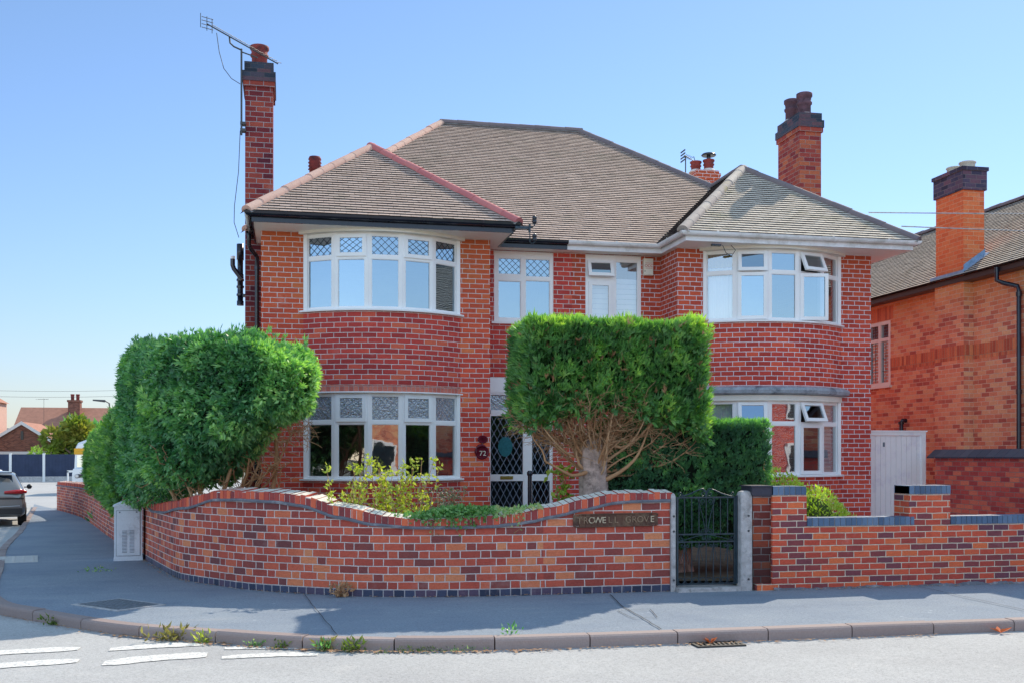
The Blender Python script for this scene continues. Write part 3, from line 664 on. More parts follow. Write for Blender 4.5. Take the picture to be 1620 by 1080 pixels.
for sg_ in (1, -1):
    b.tube([(xm+sg_*.32, gy, 1.13), (xm+sg_*.20, gy, 1.165), (xm+sg_*.10, gy, 1.21), (xm+sg_*.04, gy, 1.225), (xm+sg_*.006, gy, 1.19), (xm+sg_*.004, gy, 1.13)], .0085, 6)
    scroll(xm+sg_*.045, 1.165, .036, PI*.5, 1.2, sg_); scroll(xm+sg_*.045, 1.07, .036, -PI*.5, 1.2, sg_)
    scroll(xm+sg_*.33, 1.165, .032, PI, 1.3, sg_)
    b.tube([(xm+sg_*.11, gy-.01, 1.11), (xm+sg_*.05, gy-.01, .9), (xm+sg_*.01, gy-.01, .70)], .005, 5)
    scroll(xm+sg_*.045, .715, .03, -PI*.5, 1.2, sg_)
    b.tube([(xm+sg_*.33, gy-.01, .60), (xm+sg_*.15, gy-.01, .65), (xm+sg_*.02, gy-.01, .675), (xm+sg_*.005, gy-.01, .6)], .005, 5)
    scroll(xm+sg_*.325, .635, .030, PI, 1.3, sg_); scroll(xm+sg_*.04, .635, .024, PI, 1.3, sg_)
b.build('scrollwork', M['iron'], gt); b = MB()
for i in (0, 2, 4, 6):
    x = bars[i]
    for sg_ in (1, -1):
        b.tube([(x, gy-.01, .57), (x+sg_*.012, gy-.01, .5), (x+sg_*.045, gy-.01, .36)], .0045, 5); scroll(x+sg_*.034, .545, .024, PI*.9, 1.2, sg_)
b.build('scrollwork', M['iron'], gt); b = MB()
for i in range(8):
    x = gx0+(gx1-gx0)*(i+.5)/8; b.tube([(x+.036*math.cos(a*PI/10), gy-.012, .125+.036*math.sin(a*PI/10)) for a in range(21)], .0045, 5, cap=False)
b.build('bottom_loops', M['iron'], gt)

# joints and old trench lines in the tarmac
b = MB()
def joint(pts, w=.012):
    for (xa, ya), (xb, yb) in zip(pts, pts[1:]):
        d = Vector((xb-xa, yb-ya)).normalized(); n = Vector((-d.y, d.x))*w/2; k = max(2, int(math.dist((xa, ya), (xb, yb))/.15))
        L = [(xa+(xb-xa)*i/k+R.uniform(-.008, .008), ya+(yb-ya)*i/k) for i in range(k+1)]
        b.grid([[(x-n.x, y-n.y, .020) for x, y in L], [(x+n.x, y+n.y, .020) for x, y in L]], sm=False)
joint([(3.67, 11.9), (3.52, 11.05), (3.40, 9.42)]); joint([(3.36, 10.65), (3.72, 10.70), (3.62, 10.15), (3.36, 10.12), (3.36, 10.65)], .008); joint([(7.6, 11.95), (7.5, 9.4)]); joint([(.2, 12.75), (.45, 9.75)], .008)
tag(b.build('pavement_joints', plain('joint_tar', (.05, .055, .065), .9)), kind='structure')
# ------------------------------------------------------------------ the pair of houses
H = thing('semi_detached_house', 'red brick semi-detached pair with curved bay windows, hipped tiled roof and tall side stacks', 'house', (4.85, 17.2, 0))
YP, YM, ZW = 17.2, 18.05, 5.13
def wall_holes(b, x0, x1, y, z0, z1, holes, depth=.09, m=0):
    xs = sorted({x0, x1, *[h[0] for h in holes], *[h[1] for h in holes]}); zs = sorted({z0, z1, *[h[2] for h in holes], *[h[3] for h in holes]})
    for xa, xb in zip(xs, xs[1:]):
        for za, zb in zip(zs, zs[1:]):
            if any(h[0] <= xa and xb <= h[1] and h[2] <= za and zb <= h[3] for h in holes): continue
            b.face([(xa, y, za), (xb, y, za), (xb, y, zb), (xa, y, zb)], m=m)
    for xa, xb, za, zb in holes:
        b.face([(xa, y, za), (xa, y, zb), (xa, y+depth, zb), (xa, y+depth, za)], m=m); b.face([(xb, y, zb), (xb, y, za), (xb, y+depth, za), (xb, y+depth, zb)], m=m)
        b.face([(xa, y, zb), (xb, y, zb), (xb, y+depth, zb), (xa, y+depth, zb)], m=m); b.face([(xb, y, za), (xa, y, za), (xa, y+depth, za), (xb, y+depth, za)], m=m)
BL = dict(cx=1.52, h=1.247); BR = dict(cx=8.22, h=1.28)
for B in (BL, BR):
    B['s'] = .48; B['R'] = (B['h']**2+B['s']**2)/(2*B['s']); B['yc'] = YP+B['R']-B['s']; B['t'] = math.asin(B['h']/B['R'])
def arc(B, th, r=0): return (B['cx']+(B['R']+r)*math.sin(th), B['yc']-(B['R']+r)*math.cos(th))
# plain walls
b = MB()
b.face([(-.375, YP, 0), (BL['cx']-BL['h'], YP, 0), (BL['cx']-BL['h'], YP, ZW), (-.375, YP, ZW)]); b.face([(BL['cx']+BL['h'], YP, 0), (3.26, YP, 0), (3.26, YP, ZW), (BL['cx']+BL['h'], YP, ZW)])
b.face([(3.26, YP, 0), (3.26, YM, 0), (3.26, YM, ZW), (3.26, YP, ZW)]); b.face([(-.375, 28.2, -.3), (-.375, YP, -.3), (-.375, YP, ZW), (-.375, 28.2, ZW)])
b.build('wall', M['brick_orange'], H)
b = MB()
b.face([(6.48, YP, 0), (BR['cx']-BR['h'], YP, 0), (BR['cx']-BR['h'], YP, ZW), (6.48, YP, ZW)]); b.face([(BR['cx']+BR['h'], YP, 0), (10.08, YP, 0), (10.08, YP, ZW), (BR['cx']+BR['h'], YP, ZW)])
b.face([(6.48, YM, 0), (6.48, YP, 0), (6.48, YP, ZW), (6.48, YM, ZW)]); b.face([(10.08, YP, 0), (10.08, 28.2, 0), (10.08, 28.2, ZW), (10.08, YP, ZW)])
b.face([(10.08, 28.2, 0), (-.375, 28.2, 0), (-.375, 28.2, ZW), (10.08, 28.2, ZW)])
b.build('wall', M['brick_right'], H)
WML = (3.49, 4.54, 3.90, 5.13); WMR = (5.11, 6.13, 3.90, 5.13); DOOR = (3.36, 4.53, .0, 2.96)
b = MB(); wall_holes(b, 3.26, 4.87, YM, 0, ZW, [WML, DOOR]); b.build('wall', M['brick_red'], H)
b = MB(); wall_holes(b, 4.87, 6.48, YM, 0, ZW, [WMR]); b.build('wall', M['brick_right'], H)
def bay_wall(B, mat, zs, sold=None):
    n = 28
    for z0, z1, m in zs:
        b = MB(); rows = []; uvs = []
        for z in (z0, z1):
            rows.append([(*arc(B, -B['t']+2*B['t']*i/n, -.001*m), z) for i in range(n+1)]); uvs.append([(B['R']*2*B['t']*i/n, z) for i in range(n+1)])
        b.grid(rows, m=m, sm=True, uvs=uvs)
        # closing ledges
        b.face([(*arc(B, -B['t']+2*B['t']*i/n), z1) for i in range(n+1)]); b.face([(*arc(B, -B['t']+2*B['t']*i/n), z0) for i in range(n+1)][::-1])
        b.build('bay_wall' if m == 0 else 'soldier_course', mat, H)
bay_wall(BL, [M['brick_red'], M['soldier']], [(0, 1.225, 0), (2.72, 3.868, 0), (2.615, 2.72, 1)])
bay_wall(BR, [M['brick_right'], M['soldier']], [(0, 1.265, 0), (2.70, 3.868, 0)])
# dark rooms behind the glass
b = MB()
for x0, x1 in ((-.30, 3.2), (3.3, 4.82), (4.9, 6.44), (6.54, 10.0)):
    y0 = YP+.05 if x1 < 3.25 or x0 > 6.5 else YM+.12
    for z0, z1 in ((.12, 2.62), (2.70, 5.08)):
        b.face([(x0, 21.5, z0), (x1, 21.5, z0), (x1, 21.5, z1), (x0, 21.5, z1)]); b.face([(x0, y0, z0), (x0, 21.5, z0), (x0, 21.5, z1), (x0, y0, z1)]); b.face([(x1, 21.5, z0), (x1, y0, z0), (x1, y0, z1), (x1, 21.5, z1)])
        b.face([(x0, y0, z1), (x0, 21.5, z1), (x1, 21.5, z1), (x1, y0, z1)]); b.face([(x0, y0, z0), (x1, y0, z0), (x1, 21.5, z0), (x0, 21.5, z0)], m=1)
b.build('room_interior', [M['room_wall'], M['dark_room']], H)

# ---- windows
def clip(p, q, x0, x1, z0, z1):
    t0, t1 = 0.0, 1.0; dx, dz = q[0]-p[0], q[1]-p[1]
    for pp, qq in ((-dx, p[0]-x0), (dx, x1-p[0]), (-dz, p[1]-z0), (dz, z1-p[1])):
        if abs(pp) < 1e-9:
            if qq < 0: return None
        else:
            r = qq/pp
            if pp < 0: t0 = max(t0, r)
            else: t1 = min(t1, r)
    return None if t0 >= t1 else ((p[0]+dx*t0, p[1]+dz*t0), (p[0]+dx*t1, p[1]+dz*t1))
def leads(b, u0, u1, z0, z1, d, nu, nz, w=.0075, m=0):
    cw, ch = (u1-u0)/nu, (z1-z0)/nz; sl = ch/cw; H_ = (z1-z0)
    for sg in (1, -1):
        for k in range(-int(nu+nz)-3, int(nu+nz)+4):
            ua = u0+k*cw; L = clip((ua, z0 if sg > 0 else z1), (ua+H_/sl, z1 if sg > 0 else z0), u0, u1, z0, z1)
            if not L: continue
            (xa, za), (xb, zb) = L; nx, nz_ = -(zb-za), xb-xa; l = math.hypot(nx, nz_); 
            if l < .02: continue
            nx, nz_ = nx/l*w/2, nz_/l*w/2; dd = d-(.0006 if sg > 0 else 0)
            b.face([(xa-nx, dd, za-nz_), (xb-nx, dd, zb-nz_), (xb+nx, dd, zb+nz_), (xa+nx, dd, za+nz_)], m=m)
def ring(b, u0, u1, z0, z1, w, d0, d1, m=0):
    b.box(u0, u0+w, d0, d1, z0, z1, m); b.box(u1-w, u1, d0, d1, z0, z1, m); b.box(u0+w, u1-w, d0, d1, z0, z0+w, m); b.box(u0+w, u1-w, d0, d1, z1-w, z1, m)
def make_window(name, facets, label=None, sill=None, mat='upvc', bay=None):
    """facets: (matrix, width, z0, z1, lights); light: u0,u1,z0,z1,kind,glass,lead(nu,nz)|None,open"""
    fb = MB(); subs = []
    for X, W, z0, z1, lights in facets:
        fb.X = X
        us = sorted({0, W, *[l['u'][0] for l in lights], *[l['u'][1] for l in lights]}); zs = sorted({z0, z1, *[l['z'][0] for l in lights], *[l['z'][1] for l in lights]})
        for ua, ub in zip(us, us[1:]):
            za_run = None
            for za, zb in zip(zs, zs[1:]):
                um, zmid = (ua+ub)/2, (za+zb)/2
                if any(l['u'][0] <= um <= l['u'][1] and l['z'][0] <= zmid <= l['z'][1] for l in lights): continue
                fb.box(ua, ub, -.004, .06, za, zb)
        for l in lights:
            (u0, u1), (za, zb) = l['u'], l['z']; kind = l.get('k', 'fix'); ang = l.get('open', 0)
            if kind == 'fix':
                pb = MB(); pb.X = X; pb.face([(u0, .022, za), (u1, .022, za), (u1, .022, zb), (u0, .022, zb)])
                fb.X = X; ring(fb, u0, u1, za, zb, .010, .004, .03)
                subs.append(('pane', pb, [M[l['g']]]))
                if l.get('lead'):
                    lb = MB(); lb.X = X; leads(lb, u0+.01, u1-.01, za+.01, zb-.01, .018, *l['lead']); subs.append(('leading', lb, [M[l.get('lm', 'lead')]]))
            else:
                # opening sash, hinged at its top (vent) or its left side (casement)
                u0 -= .022; u1 += .022; za -= .022; zb += .022
                Xs = X
                if ang:
                    if kind == 'vent': Xs = X @ Matrix.Translation((0, -.012, zb)) @ Matrix.Rotation(-rad(ang), 4, 'X') @ Matrix.Translation((0, .012, -zb))
                    else:
                        hu = u0 if kind == 'casel' else u1
                        Xs = X @ Matrix.Translation((hu, -.012, 0)) @ Matrix.Rotation(-rad(ang) if kind == 'casel' else rad(ang), 4, 'Z') @ Matrix.Translation((-hu, .012, 0))
                pb = MB(); pb.X = Xs; ring(pb, u0, u1, za, zb, .058, -.03, .012)
                pb.face([(u0+.058, -.010, za+.058), (u1-.058, -.010, za+.058), (u1-.058, -.010, zb-.058), (u0+.058, -.010, zb-.058)], m=1)
                if l.get('lead'): leads(pb, u0+.06, u1-.06, za+.06, zb-.06, -.014, *l['lead'], m=2)
                subs.append(('casement', pb, [M[mat], M[l['g']], M[l.get('lm', 'lead')]]))
    fb.X = None
    if bay:
        z0, z1 = facets[0][2:4]
        for s in (-1, 1):
            xa, xb = sorted((bay['cx']+s*(bay['h']-.060), bay['cx']+s*(bay['h']-.001))); fb.box(xa, xb, YP-.012, YP+.10, z0, z1)
    w = fb.build(name, M[mat], H)
    if label: w['label'] = label
    for n, sb, ms in subs: sb.build(n, ms, w)
    if sill: sill.build('sill', M['upvc'], w)
    return w
def bay_facets(B, z0, z1, tr, spec, inset=.05):
    out = []; n = 5
    for i in range(n):
        ta, tb = -B['t']+2*B['t']*i/n, -B['t']+2*B['t']*(i+1)/n
        p, q = Vector(arc(B, ta, -inset)), Vector(arc(B, tb, -inset)); d = q-p; W = d.length
        X = Matrix.Translation((p.x, p.y, 0)) @ Matrix.Rotation(math.atan2(d.y, d.x), 4, 'Z')
        f = .052; lights = []
        for k, (za, zb) in enumerate(((tr+.03, z1-.05), (z0+.055, tr-.03))):
            l = dict(u=(f, W-f), z=(za, zb)); l.update(spec(i, k)); lights.append(l)
        out.append((X, W, z0, z1, lights))
    return out
def bay_sill(B, z, r=.05, h=.032, ext=.03):
    b = MB(); n = 24; t = B['t']+ext/B['R']*1.4
    path = [(*arc(B, -t+2*t*i/n, 0), z) for i in range(n+1)]
    b.sweep(path, [(-.12, -h), (r-.006, -h), (r, -h+.006), (r, -.006), (r-.006, 0), (-.12, .006)])
    i0 = 0
    for q in (0, n): pts = [b.v[q*6+j] for j in range(6)]; b.face(pts if q else pts[::-1])
    return b
def head_board(B, z0, z1, r0, mat, name='window_head', t_ext=0.02):
    b = MB(); n = 24; t = B['t']+t_ext
    b.sweep([(*arc(B, -t+2*t*i/n, 0), 0) for i in range(n+1)], [(-.1, z0), (r0, z0), (r0, z1), (-.1, z1)])
    for q in (0, n): pts = [b.v[q*4+j] for j in range(4)]; b.face(pts if q else pts[::-1])
    return b.build(name, mat, H)
LEAD5, LEAD4 = (5, 3), (5, 3)
def sp_lu(i, k):
    if k == 0: return dict(k='vent' if i in (1, 3) else 'fix', g='glass_up', lead=(3.5, 2.5) if i not in (1, 3) else (3, 2.5))
    return dict(g='glass_up')
make_window('bay_window', bay_facets(BL, 3.87, 5.08, 4.70, sp_lu), 'upstairs left bay window with diamond leaded top lights reflecting blue sky', bay_sill(BL, 3.885), bay=BL)
def sp_ll(i, k):
    if k == 0: return dict(k='vent' if i in (1, 3) else 'fix', g='glass_obs', lead=(4.5, 3.5) if i not in (1, 3) else (3.5, 3.5), lm='lead_light')
    return dict(g='glass_dn')
make_window('bay_window', bay_facets(BL, 1.235, 2.60, 2.14, sp_ll), 'downstairs left bay window with patterned leaded top lights', bay_sill(BL, 1.255), bay=BL)
def sp_ru(i, k):
    if k == 0: return dict(k='vent' if i in (1, 3) else 'fix', g='glass_clear' if i in (0, 4) else 'glass_up', open=(0, 9, 0, 24, 0)[i])
    return dict(k={1: 'casel', 3: 'casel'}.get(i, 'fix'), g='glass_clear' if i in (0, 4) else 'glass_up', open=(0, 3, 0, 24, 0)[i])
make_window('bay_window', bay_facets(BR, 3.87, 5.08, 4.70, sp_ru), 'upstairs right bay window with open top vents and one open casement', bay_sill(BR, 3.885), bay=BR)
def sp_rl(i, k):
    if k == 0: return dict(k='vent' if i in (1, 3) else 'fix', g='glass_clear' if i not in (1, 3) else 'glass_up', open=(0, 10, 0, 24, 0)[i])
    return dict(k={3: 'casel'}.get(i, 'fix'), g='glass_clear' if i in (0, 2, 4) else 'glass_dn')
make_window('bay_window', bay_facets(BR, 1.275, 2.55, 2.16, sp_rl), 'downstairs right bay window under a lead covered cornice', bay_sill(BR, 1.29), bay=BR)
head_board(BL, 5.078, 5.127, .07, M['cream']); head_board(BR, 5.078, 5.127, .07, M['cream'])
head_board(BL, 2.598, 2.617, .03, M['upvc'])
head_board(BR, 2.545, 2.64, .015, M['cream'], 'cornice_board')
b = MB(); n = 24; t = BR['t']+.06
b.sweep([(*arc(BR, -t+2*t*i/n, 0), 0) for i in range(n+1)], [(-.1, 2.64), (.05, 2.645), (.11, 2.67), (.125, 2.72), (.115, 2.755), (.05, 2.785), (-.1, 2.795)])
for q in (0, n): pts = [b.v[q*7+j] for j in range(7)]; b.face(pts if q else pts[::-1])
b.build('lead_cornice', M['lead_sheet'], H)
# two flat windows over the doors
Wd = WML[1]-WML[0]; X = Matrix.Translation((WML[0], YM+.02, 0)); um = .52
b = MB(); b.box(WML[0]-.05, WML[1]+.04, YM-.05, YM+.05, 3.868, 3.90)
make_window('window', [(X, Wd, 3.90, 5.12, [dict(u=(.075, um-.045), z=(4.72, 5.0), g='glass_up', lead=(3.5, 2.5)), dict(u=(um+.035, Wd-.06), z=(4.69, 5.0), g='glass_up', lead=(3.5, 2.5)),
    dict(u=(.075, um-.045), z=(3.97, 4.61), g='glass_up'), dict(u=(um+.035, Wd-.06), z=(3.95, 4.63), g='glass_up')])], 'flat upstairs window of the left house with diamond leaded top lights', b)
Wd = WMR[1]-WMR[0]; X = Matrix.Translation((WMR[0], YM+.02, 0)); um = .53
b = MB(); b.box(WMR[0]-.05, WMR[1]+.05, YM-.05, YM+.05, 3.868, 3.90)
make_window('window', [(X, Wd, 3.90, 5.12, [dict(u=(.06, um-.05), z=(4.74, 5.0), k='vent', g='glass_up', open=18), dict(u=(um+.03, Wd-.06), z=(3.96, 5.01), g='glass_clear'),
    dict(u=(.085, um-.075), z=(3.98, 4.62), k='casel', g='glass_clear')])], 'flat upstairs window of the right house with its top vent open', b)
# front door of the left house
X = Matrix.Translation((3.36, YM+.02, 0)); W = DOOR[1]-DOOR[0]
d = MB(); d.X = X
d.box(0, W, -.02, .05, 2.70, 2.965)                       # white lintel panel
d.box(0, W, -.004, .06, 2.335, 2.40); d.box(0, .075, -.004, .06, 0, 2.70); d.box(W-.055, W, -.004, .06, 0, 2.70); d.box(.66, .80, -.012, .06, 0, 2.335); d.box(.075, W-.055, -.004, .06, 2.665, 2.70)
d.box(.075, .66, 0, .06, 1.185, 1.30); d.box(.80, W-.055, 0, .06, 1.185, 1.30); d.box(.075, W-.055, 0, .07, .1, .34); d.box(.075, .66, 0, .06, 2.30, 2.335); d.box(.64, .66, -.006, .05, .34, 2.30)
fd = d.build('front_door', M['upvc'], H)
for (u0, u1, z0, z1, g_, nu, nz) in ((.08, .64, 1.30, 2.30, 'glass_door', 5, 5), (.08, .64, .34, 1.185, 'glass_door', 5, 4), (.80, W-.055, 1.30, 2.335, 'glass_door', 3, 5), (.80, W-.055, .34, 1.185, 'glass_door', 3, 4), (.075, W-.055, 2.40, 2.665, 'glass_obs', 9, 3)):
    p = MB(); p.X = X; p.face([(u0, .03, z0), (u1, .03, z0), (u1, .03, z1), (u0, .03, z1)]); p.build('pane', M[g_], fd)
    p = MB(); p.X = X; leads(p, u0, u1, z0, z1, .024, nu, nz, .008); p.build('leading', M['lead_light'], fd)
p = MB(); p.X = X; p.face([(.335+.125*math.cos(2*PI*i/32), .019, 1.775+.172*math.sin(2*PI*i/32)) for i in range(32)]); p.build('oval_glass', plain('oval_green', (.03, .17, .20), .3, var=.3, scale=30), fd)
p = MB(); p.X = X; p.box(.245, .465, -.012, 0, 1.215, 1.27); p.box(.265, .445, -.018, -.012, 1.23, 1.255); p.build('letterbox', M['gold'], fd)
p = MB(); p.X = X; p.tube([(.09, -.03, 1.42), (.09, -.045, 1.38), (.15, -.045, 1.36)], .008, 6); p.build('handle', M['black'], fd)

# ---- roof covering
def tiles(b, O, U, S, f, smax, gauge=.098, tw=.165, m=0, lift=.020, jit=.0015, m2=1):
    O, U, S = Vector(O), Vector(U).normalized(), Vector(S).normalized(); N = U.cross(S).normalized()
    if N.z < 0: N = -N
    rows = int(smax/gauge)+1
    a0, a1 = f(0); c0, c1 = f(smax)
    q = [O+U*a0, O+U*a1, O+U*c1+S*smax, O+U*c0+S*smax]; q = [p-N*.006 for p in q]
    if (q[1]-q[0]).cross(q[2]-q[0]).dot(N) < 0: q = q[::-1]
    b.face(q, m=m2)
    for k in range(rows):
        s0 = k*gauge; s1 = min(smax, s0+gauge*1.12)
        if s1-s0 < .02: continue
        u0, u1 = f(s0); v0, v1 = f(s1); rt = R.uniform(-.08, .08)
        j = math.floor(u0/tw)-1
        while True:
            ua = j*tw+(tw/2 if k % 2 else 0); ub = ua+tw-.004; j += 1
            if ua >= u1: break
            if ub <= u0: continue
            xa, xb = max(ua, u0), min(ub, u1); ya, yb = max(min(ua, v1), v0), min(max(ub, v0), v1)
            if xb-xa < .01: continue
            wv = .002*mnoise.noise((xa*.7, s0*.9, 1.7)); l1 = lift+wv+R.uniform(-jit, jit); l0 = .003+wv; t = max(0, min(1, .5+rt+R.uniform(-.18, .18)))
            sl = R.uniform(-.002, .002) if R.random() < .96 else R.uniform(-.014, .010)
            A = O+U*xa+S*(s0+sl)+N*l1; B = O+U*xb+S*(s0+sl)+N*(l1+R.uniform(-.002, .002)); C = O+U*yb+S*s1+N*l0; D = O+U*ya+S*s1+N*l0
            b.face([A, B, C, D], m=m, t=t)
            b.face([A-N*(lift+.008), B-N*(lift+.008), B, A], m=m2)  # butt in the near-black material: shadow line painted under each course
def hips(b, p0, p1, r=.095, seg=.33, tint=(.3, .8), over=.02):
    p0, p1 = Vector(p0), Vector(p1); d = (p1-p0); L = d.length; d.normalize(); side = d.cross(Vector((0, 0, 1))).normalized(); up = side.cross(d).normalized()
    n = max(1, round(L/seg)); 
    for k in range(n):
        a = p0+d*(L*k/n); c = p0+d*(L*(k+1)/n+.03); t = R.uniform(*tint); rows = []
        jz = R.uniform(-.006, .006)
        for q, rr in ((a, r*1.0), (c, r*.955)):
            rows.append([q + side*rr*math.cos(PI*(-.06+1.12*i/10)) + up*(rr*.82*math.sin(PI*(-.06+1.12*i/10))-.03+jz) for i in range(11)])
        b.grid(rows, t=t, sm=True)
        b.face(rows[0][::-1], t=t*.4)
def bedding(b, p0, p1, w=.115):
    p0, p1 = Vector(p0), Vector(p1); d = (p1-p0).normalized(); side = d.cross(Vector((0, 0, 1))).normalized()
    b.face([p0+side*w-Vector((0, 0, .075)), p1+side*w-Vector((0, 0, .075)), p1+Vector((0, 0, .02)), p0+Vector((0, 0, .02))], m=1); b.face([p1-side*w-Vector((0, 0, .075)), p0-side*w-Vector((0, 0, .075)), p0+Vector((0, 0, .02)), p1+Vector((0, 0, .02))], m=1)
XL, XR, YE, ZE, YR, ZR, RX0, RX1 = -.62, 10.46, 17.70, 5.22, 23.05, 8.80, 3.3, 6.4
L1 = math.hypot(YR-YE, ZR-ZE); LL = math.hypot(RX0-XL, ZR-ZE); LR = math.hypot(XR-RX1, ZR-ZE); YB = 2*YR-YE
b = MB()
tiles(b, (XL, YE, ZE), (1, 0, 0), (0, YR-YE, ZR-ZE), lambda s: ((RX0-XL)*s/L1, XR-XL-(XR-RX1)*s/L1), L1)
tiles(b, (XL, YB, ZE), (0, -1, 0), (RX0-XL, 0, ZR-ZE), lambda s: ((YB-YR)*s/LL, YB-YE-(YR-YE)*s/LL), LL)
tiles(b, (XR, YE, ZE), (0, 1, 0), (-(XR-RX1), 0, ZR-ZE), lambda s: ((YR-YE)*s/LR, YB-YE-(YB-YR)*s/LR), LR)
b.face([(XR, YB, ZE), (XL, YB, ZE), (RX0, YR, ZR), (RX1, YR, ZR)])
rf = b.build('roof', [M['tile'], M['tile_dark']], H)
b = MB(); hips(b, (XL, YE, ZE+.03), (RX0, YR, ZR+.03), tint=(.3, .8)); bedding(b, (XL, YE, ZE+.03), (RX0, YR, ZR+.03)); b.build('hip_tiles', [M['hip_pink'], M['bed_mortar']], rf)
b = MB(); hips(b, (RX0, YR, ZR+.03), (RX1, YR, ZR+.03), tint=(.1, .6)); bedding(b, (RX0, YR, ZR+.03), (RX1, YR, ZR+.03)); b.build('ridge_tiles', [M['hip_dark'], M['bed_mortar']], rf)
b = MB(); hips(b, (XR, YE, ZE+.03), (RX1, YR, ZR+.03), tint=(.1, .7)); bedding(b, (XR, YE, ZE+.03), (RX1, YR, ZR+.03)); b.build('hip_tiles', [M['hip_dark'], M['bed_mortar']], rf)
for q0, q1 in (((XL, YB, ZE+.03), (RX0, YR, ZR+.03)), ((XR, YB, ZE+.03), (RX1, YR, ZR+.03))): b = MB(); hips(b, q0, q1); b.build('hip_tiles', [M['hip_dark'], M['bed_mortar']], rf)
def bay_roof(x0, x1, ax, mt, ht, ht2, t1, t2, rt):
    ye, ze, ay, az = 16.50, 5.27, 19.0, 7.03; yk = 20.7
    Lf = math.hypot(ay-ye, az-ze); Ll = math.hypot(ax-x0, az-ze); Lr = math.hypot(x1-ax, az-ze)
    b = MB()
    tiles(b, (x0, ye, ze), (1, 0, 0), (0, ay-ye, az-ze), lambda s: ((ax-x0)*s/Lf, x1-x0-(x1-ax)*s/Lf), Lf)
    tiles(b, (x0, yk, ze), (0, -1, 0), (ax-x0, 0, az-ze), lambda s: (0, yk-ye-(ay-ye)*s/Ll), Ll)
    tiles(b, (x1, ye, ze), (0, 1, 0), (-(x1-ax), 0, az-ze), lambda s: ((ay-ye)*s/Lr, yk-ye), Lr)
    r = b.build('roof', [mt, M['tile_dark']], H)
    for (p0, p1, h_, tt) in (((x0, ye, ze+.03), (ax, ay, az+.03), ht, t1), ((x1, ye, ze+.03), (ax, ay, az+.03), ht2, t2), ((ax, ay, az+.03), (ax, yk, az+.03), ht2, rt)):
        b = MB(); hips(b, p0, p1, tint=tt); bedding(b, p0, p1); b.build('hip_tiles', [h_, M['bed_mortar']], r)
bay_roof(-.58, 3.60, 1.48, M['tile'], M['hip_pink'], M['hip_red'], (.3, .8), (.3, .8), (.2, .7))
bay_roof(6.30, 10.58, 8.46, M['tile_right'], M['hip_grey'], M['hip_dark'], (.3, 1), (.2, .8), (.2, .8))

# ---- eaves
GUT = [(0, .0), (.012, -.035), (.03, -.058), (.055, -.068), (.08, -.058), (.098, -.035), (.11, .0), (.103, .0), (.09, -.032), (.055, -.058), (.02, -.032), (.007, 0)]
def gutter(path, mat, name, fascia=True, fh=.135, br=.9):
    b = MB(); b.sweep([(x, y, 5.265) for x, y in path], GUT, closed=True)
    if fascia: b.sweep([(x, y, 5.265) for x, y in path], [(-.025, -.145), (0, -.145), (0, .02), (-.025, .02)], closed=True)
    for (xa, ya), (xb, yb) in zip(path, path[1:]):
        L = math.dist((xa, ya), (xb, yb)); n = int(L/br); d = Vector((xb-xa, yb-ya))/L; nr = Vector((d.y, -d.x))
        for k in range(n):
            t = (k+.5)/max(1, n)*L; c = Vector((xa, ya))+d*t
            b.sweep([(c.x-d.x*.02, c.y-d.y*.02, 5.268), (c.x+d.x*.02, c.y+d.y*.02, 5.268)], [(-.002, -.04), (.03, -.066), (.055, -.074), (.082, -.064), (.104, -.04), (.116, .006), (.116, .0), (.05, -.07)])
    for (x, y), (x2, y2) in ((path[0], path[1]), (path[-1], path[-2])):
        d = Vector((x2-x, y2-y)).normalized(); nr = Vector((d.y, -d.x)) if (x, y) == path[0] else Vector((-d.y, d.x))
        b.face([(x+nr.x*o, y+nr.y*o, 5.265+z) for o, z in GUT[:7]])
    return b.build(name, mat, H)
gutter([(-.50, 18.28), (-.50, 16.57), (3.52, 16.57), (3.52, 17.74), (4.70, 17.74)], M['black'], 'gutter')
gutter([(4.705, 17.74), (6.39, 17.74), (6.39, 16.57), (10.50, 16.57), (10.50, 18.4)], M['white_gutter'], 'gutter')
b = MB(); b.box(-.48, 3.50, 16.58, 17.76, 5.126, 5.135); b.box(-.48, 10.48, 17.765, 18.1, 5.1305, 5.135); b.box(6.41, 10.48, 16.58, 17.76, 5.126, 5.135)
b.box(-.48, -.37, 18.1, 28.2, 5.126, 5.135); b.box(10.08, 10.48, 18.1, 28.2, 5.126, 5.135)
b.build('soffit', M['soffit'], H)
# downpipes
b = MB(); b.tube([(-.58, 17.95, 5.21), (-.58, 17.95, 5.02), (-.56, 17.97, 4.97), (-.48, 18.1, 4.90), (-.46, 18.14, 4.86), (-.46, 18.15, 4.7), (-.46, 18.15, .1)], .036, 10)
for z in (4.66, 3.0, 1.4): b.lathe([(.044, 0), (.044, .06)], (-.46, 18.15, z), 12); b.box(-.47, -.39, 18.14, 18.16, z+.02, z+.04)
b.build('downpipe', M['black'], H)
b = MB(); b.lathe([(.06, 4.25), (.06, 4.33), (.05, 4.33), (.05, 4.75), (.058, 4.75), (.058, 4.8), (.05, 4.8), (.05, 5.05), (.062, 5.05), (.062, 5.33), (.05, 5.33)], (-.78, 19.5, 0), 12)
for z in (4.42, 4.56, 4.68): b.lathe([(.066, 0), (.066, .035)], (-.78, 19.5, z), 12)
b.tube([(-.74, 19.3, 4.68), (-.82, 19.3, 4.78), (-.88, 19.3, 4.86), (-.90, 19.3, 4.92), (-.90, 19.3, 5.03)], .042, 10); b.box(-.74, -.37, 19.45, 19.55, 4.4, 4.45)
b.build('soil_pipe', M['black'], H)
b = MB(); b.lathe([(.036, 5.03), (.04, 5.08)], (-.90, 19.3, 0), 10); b.build('vent_cap', M['upvc'], H)
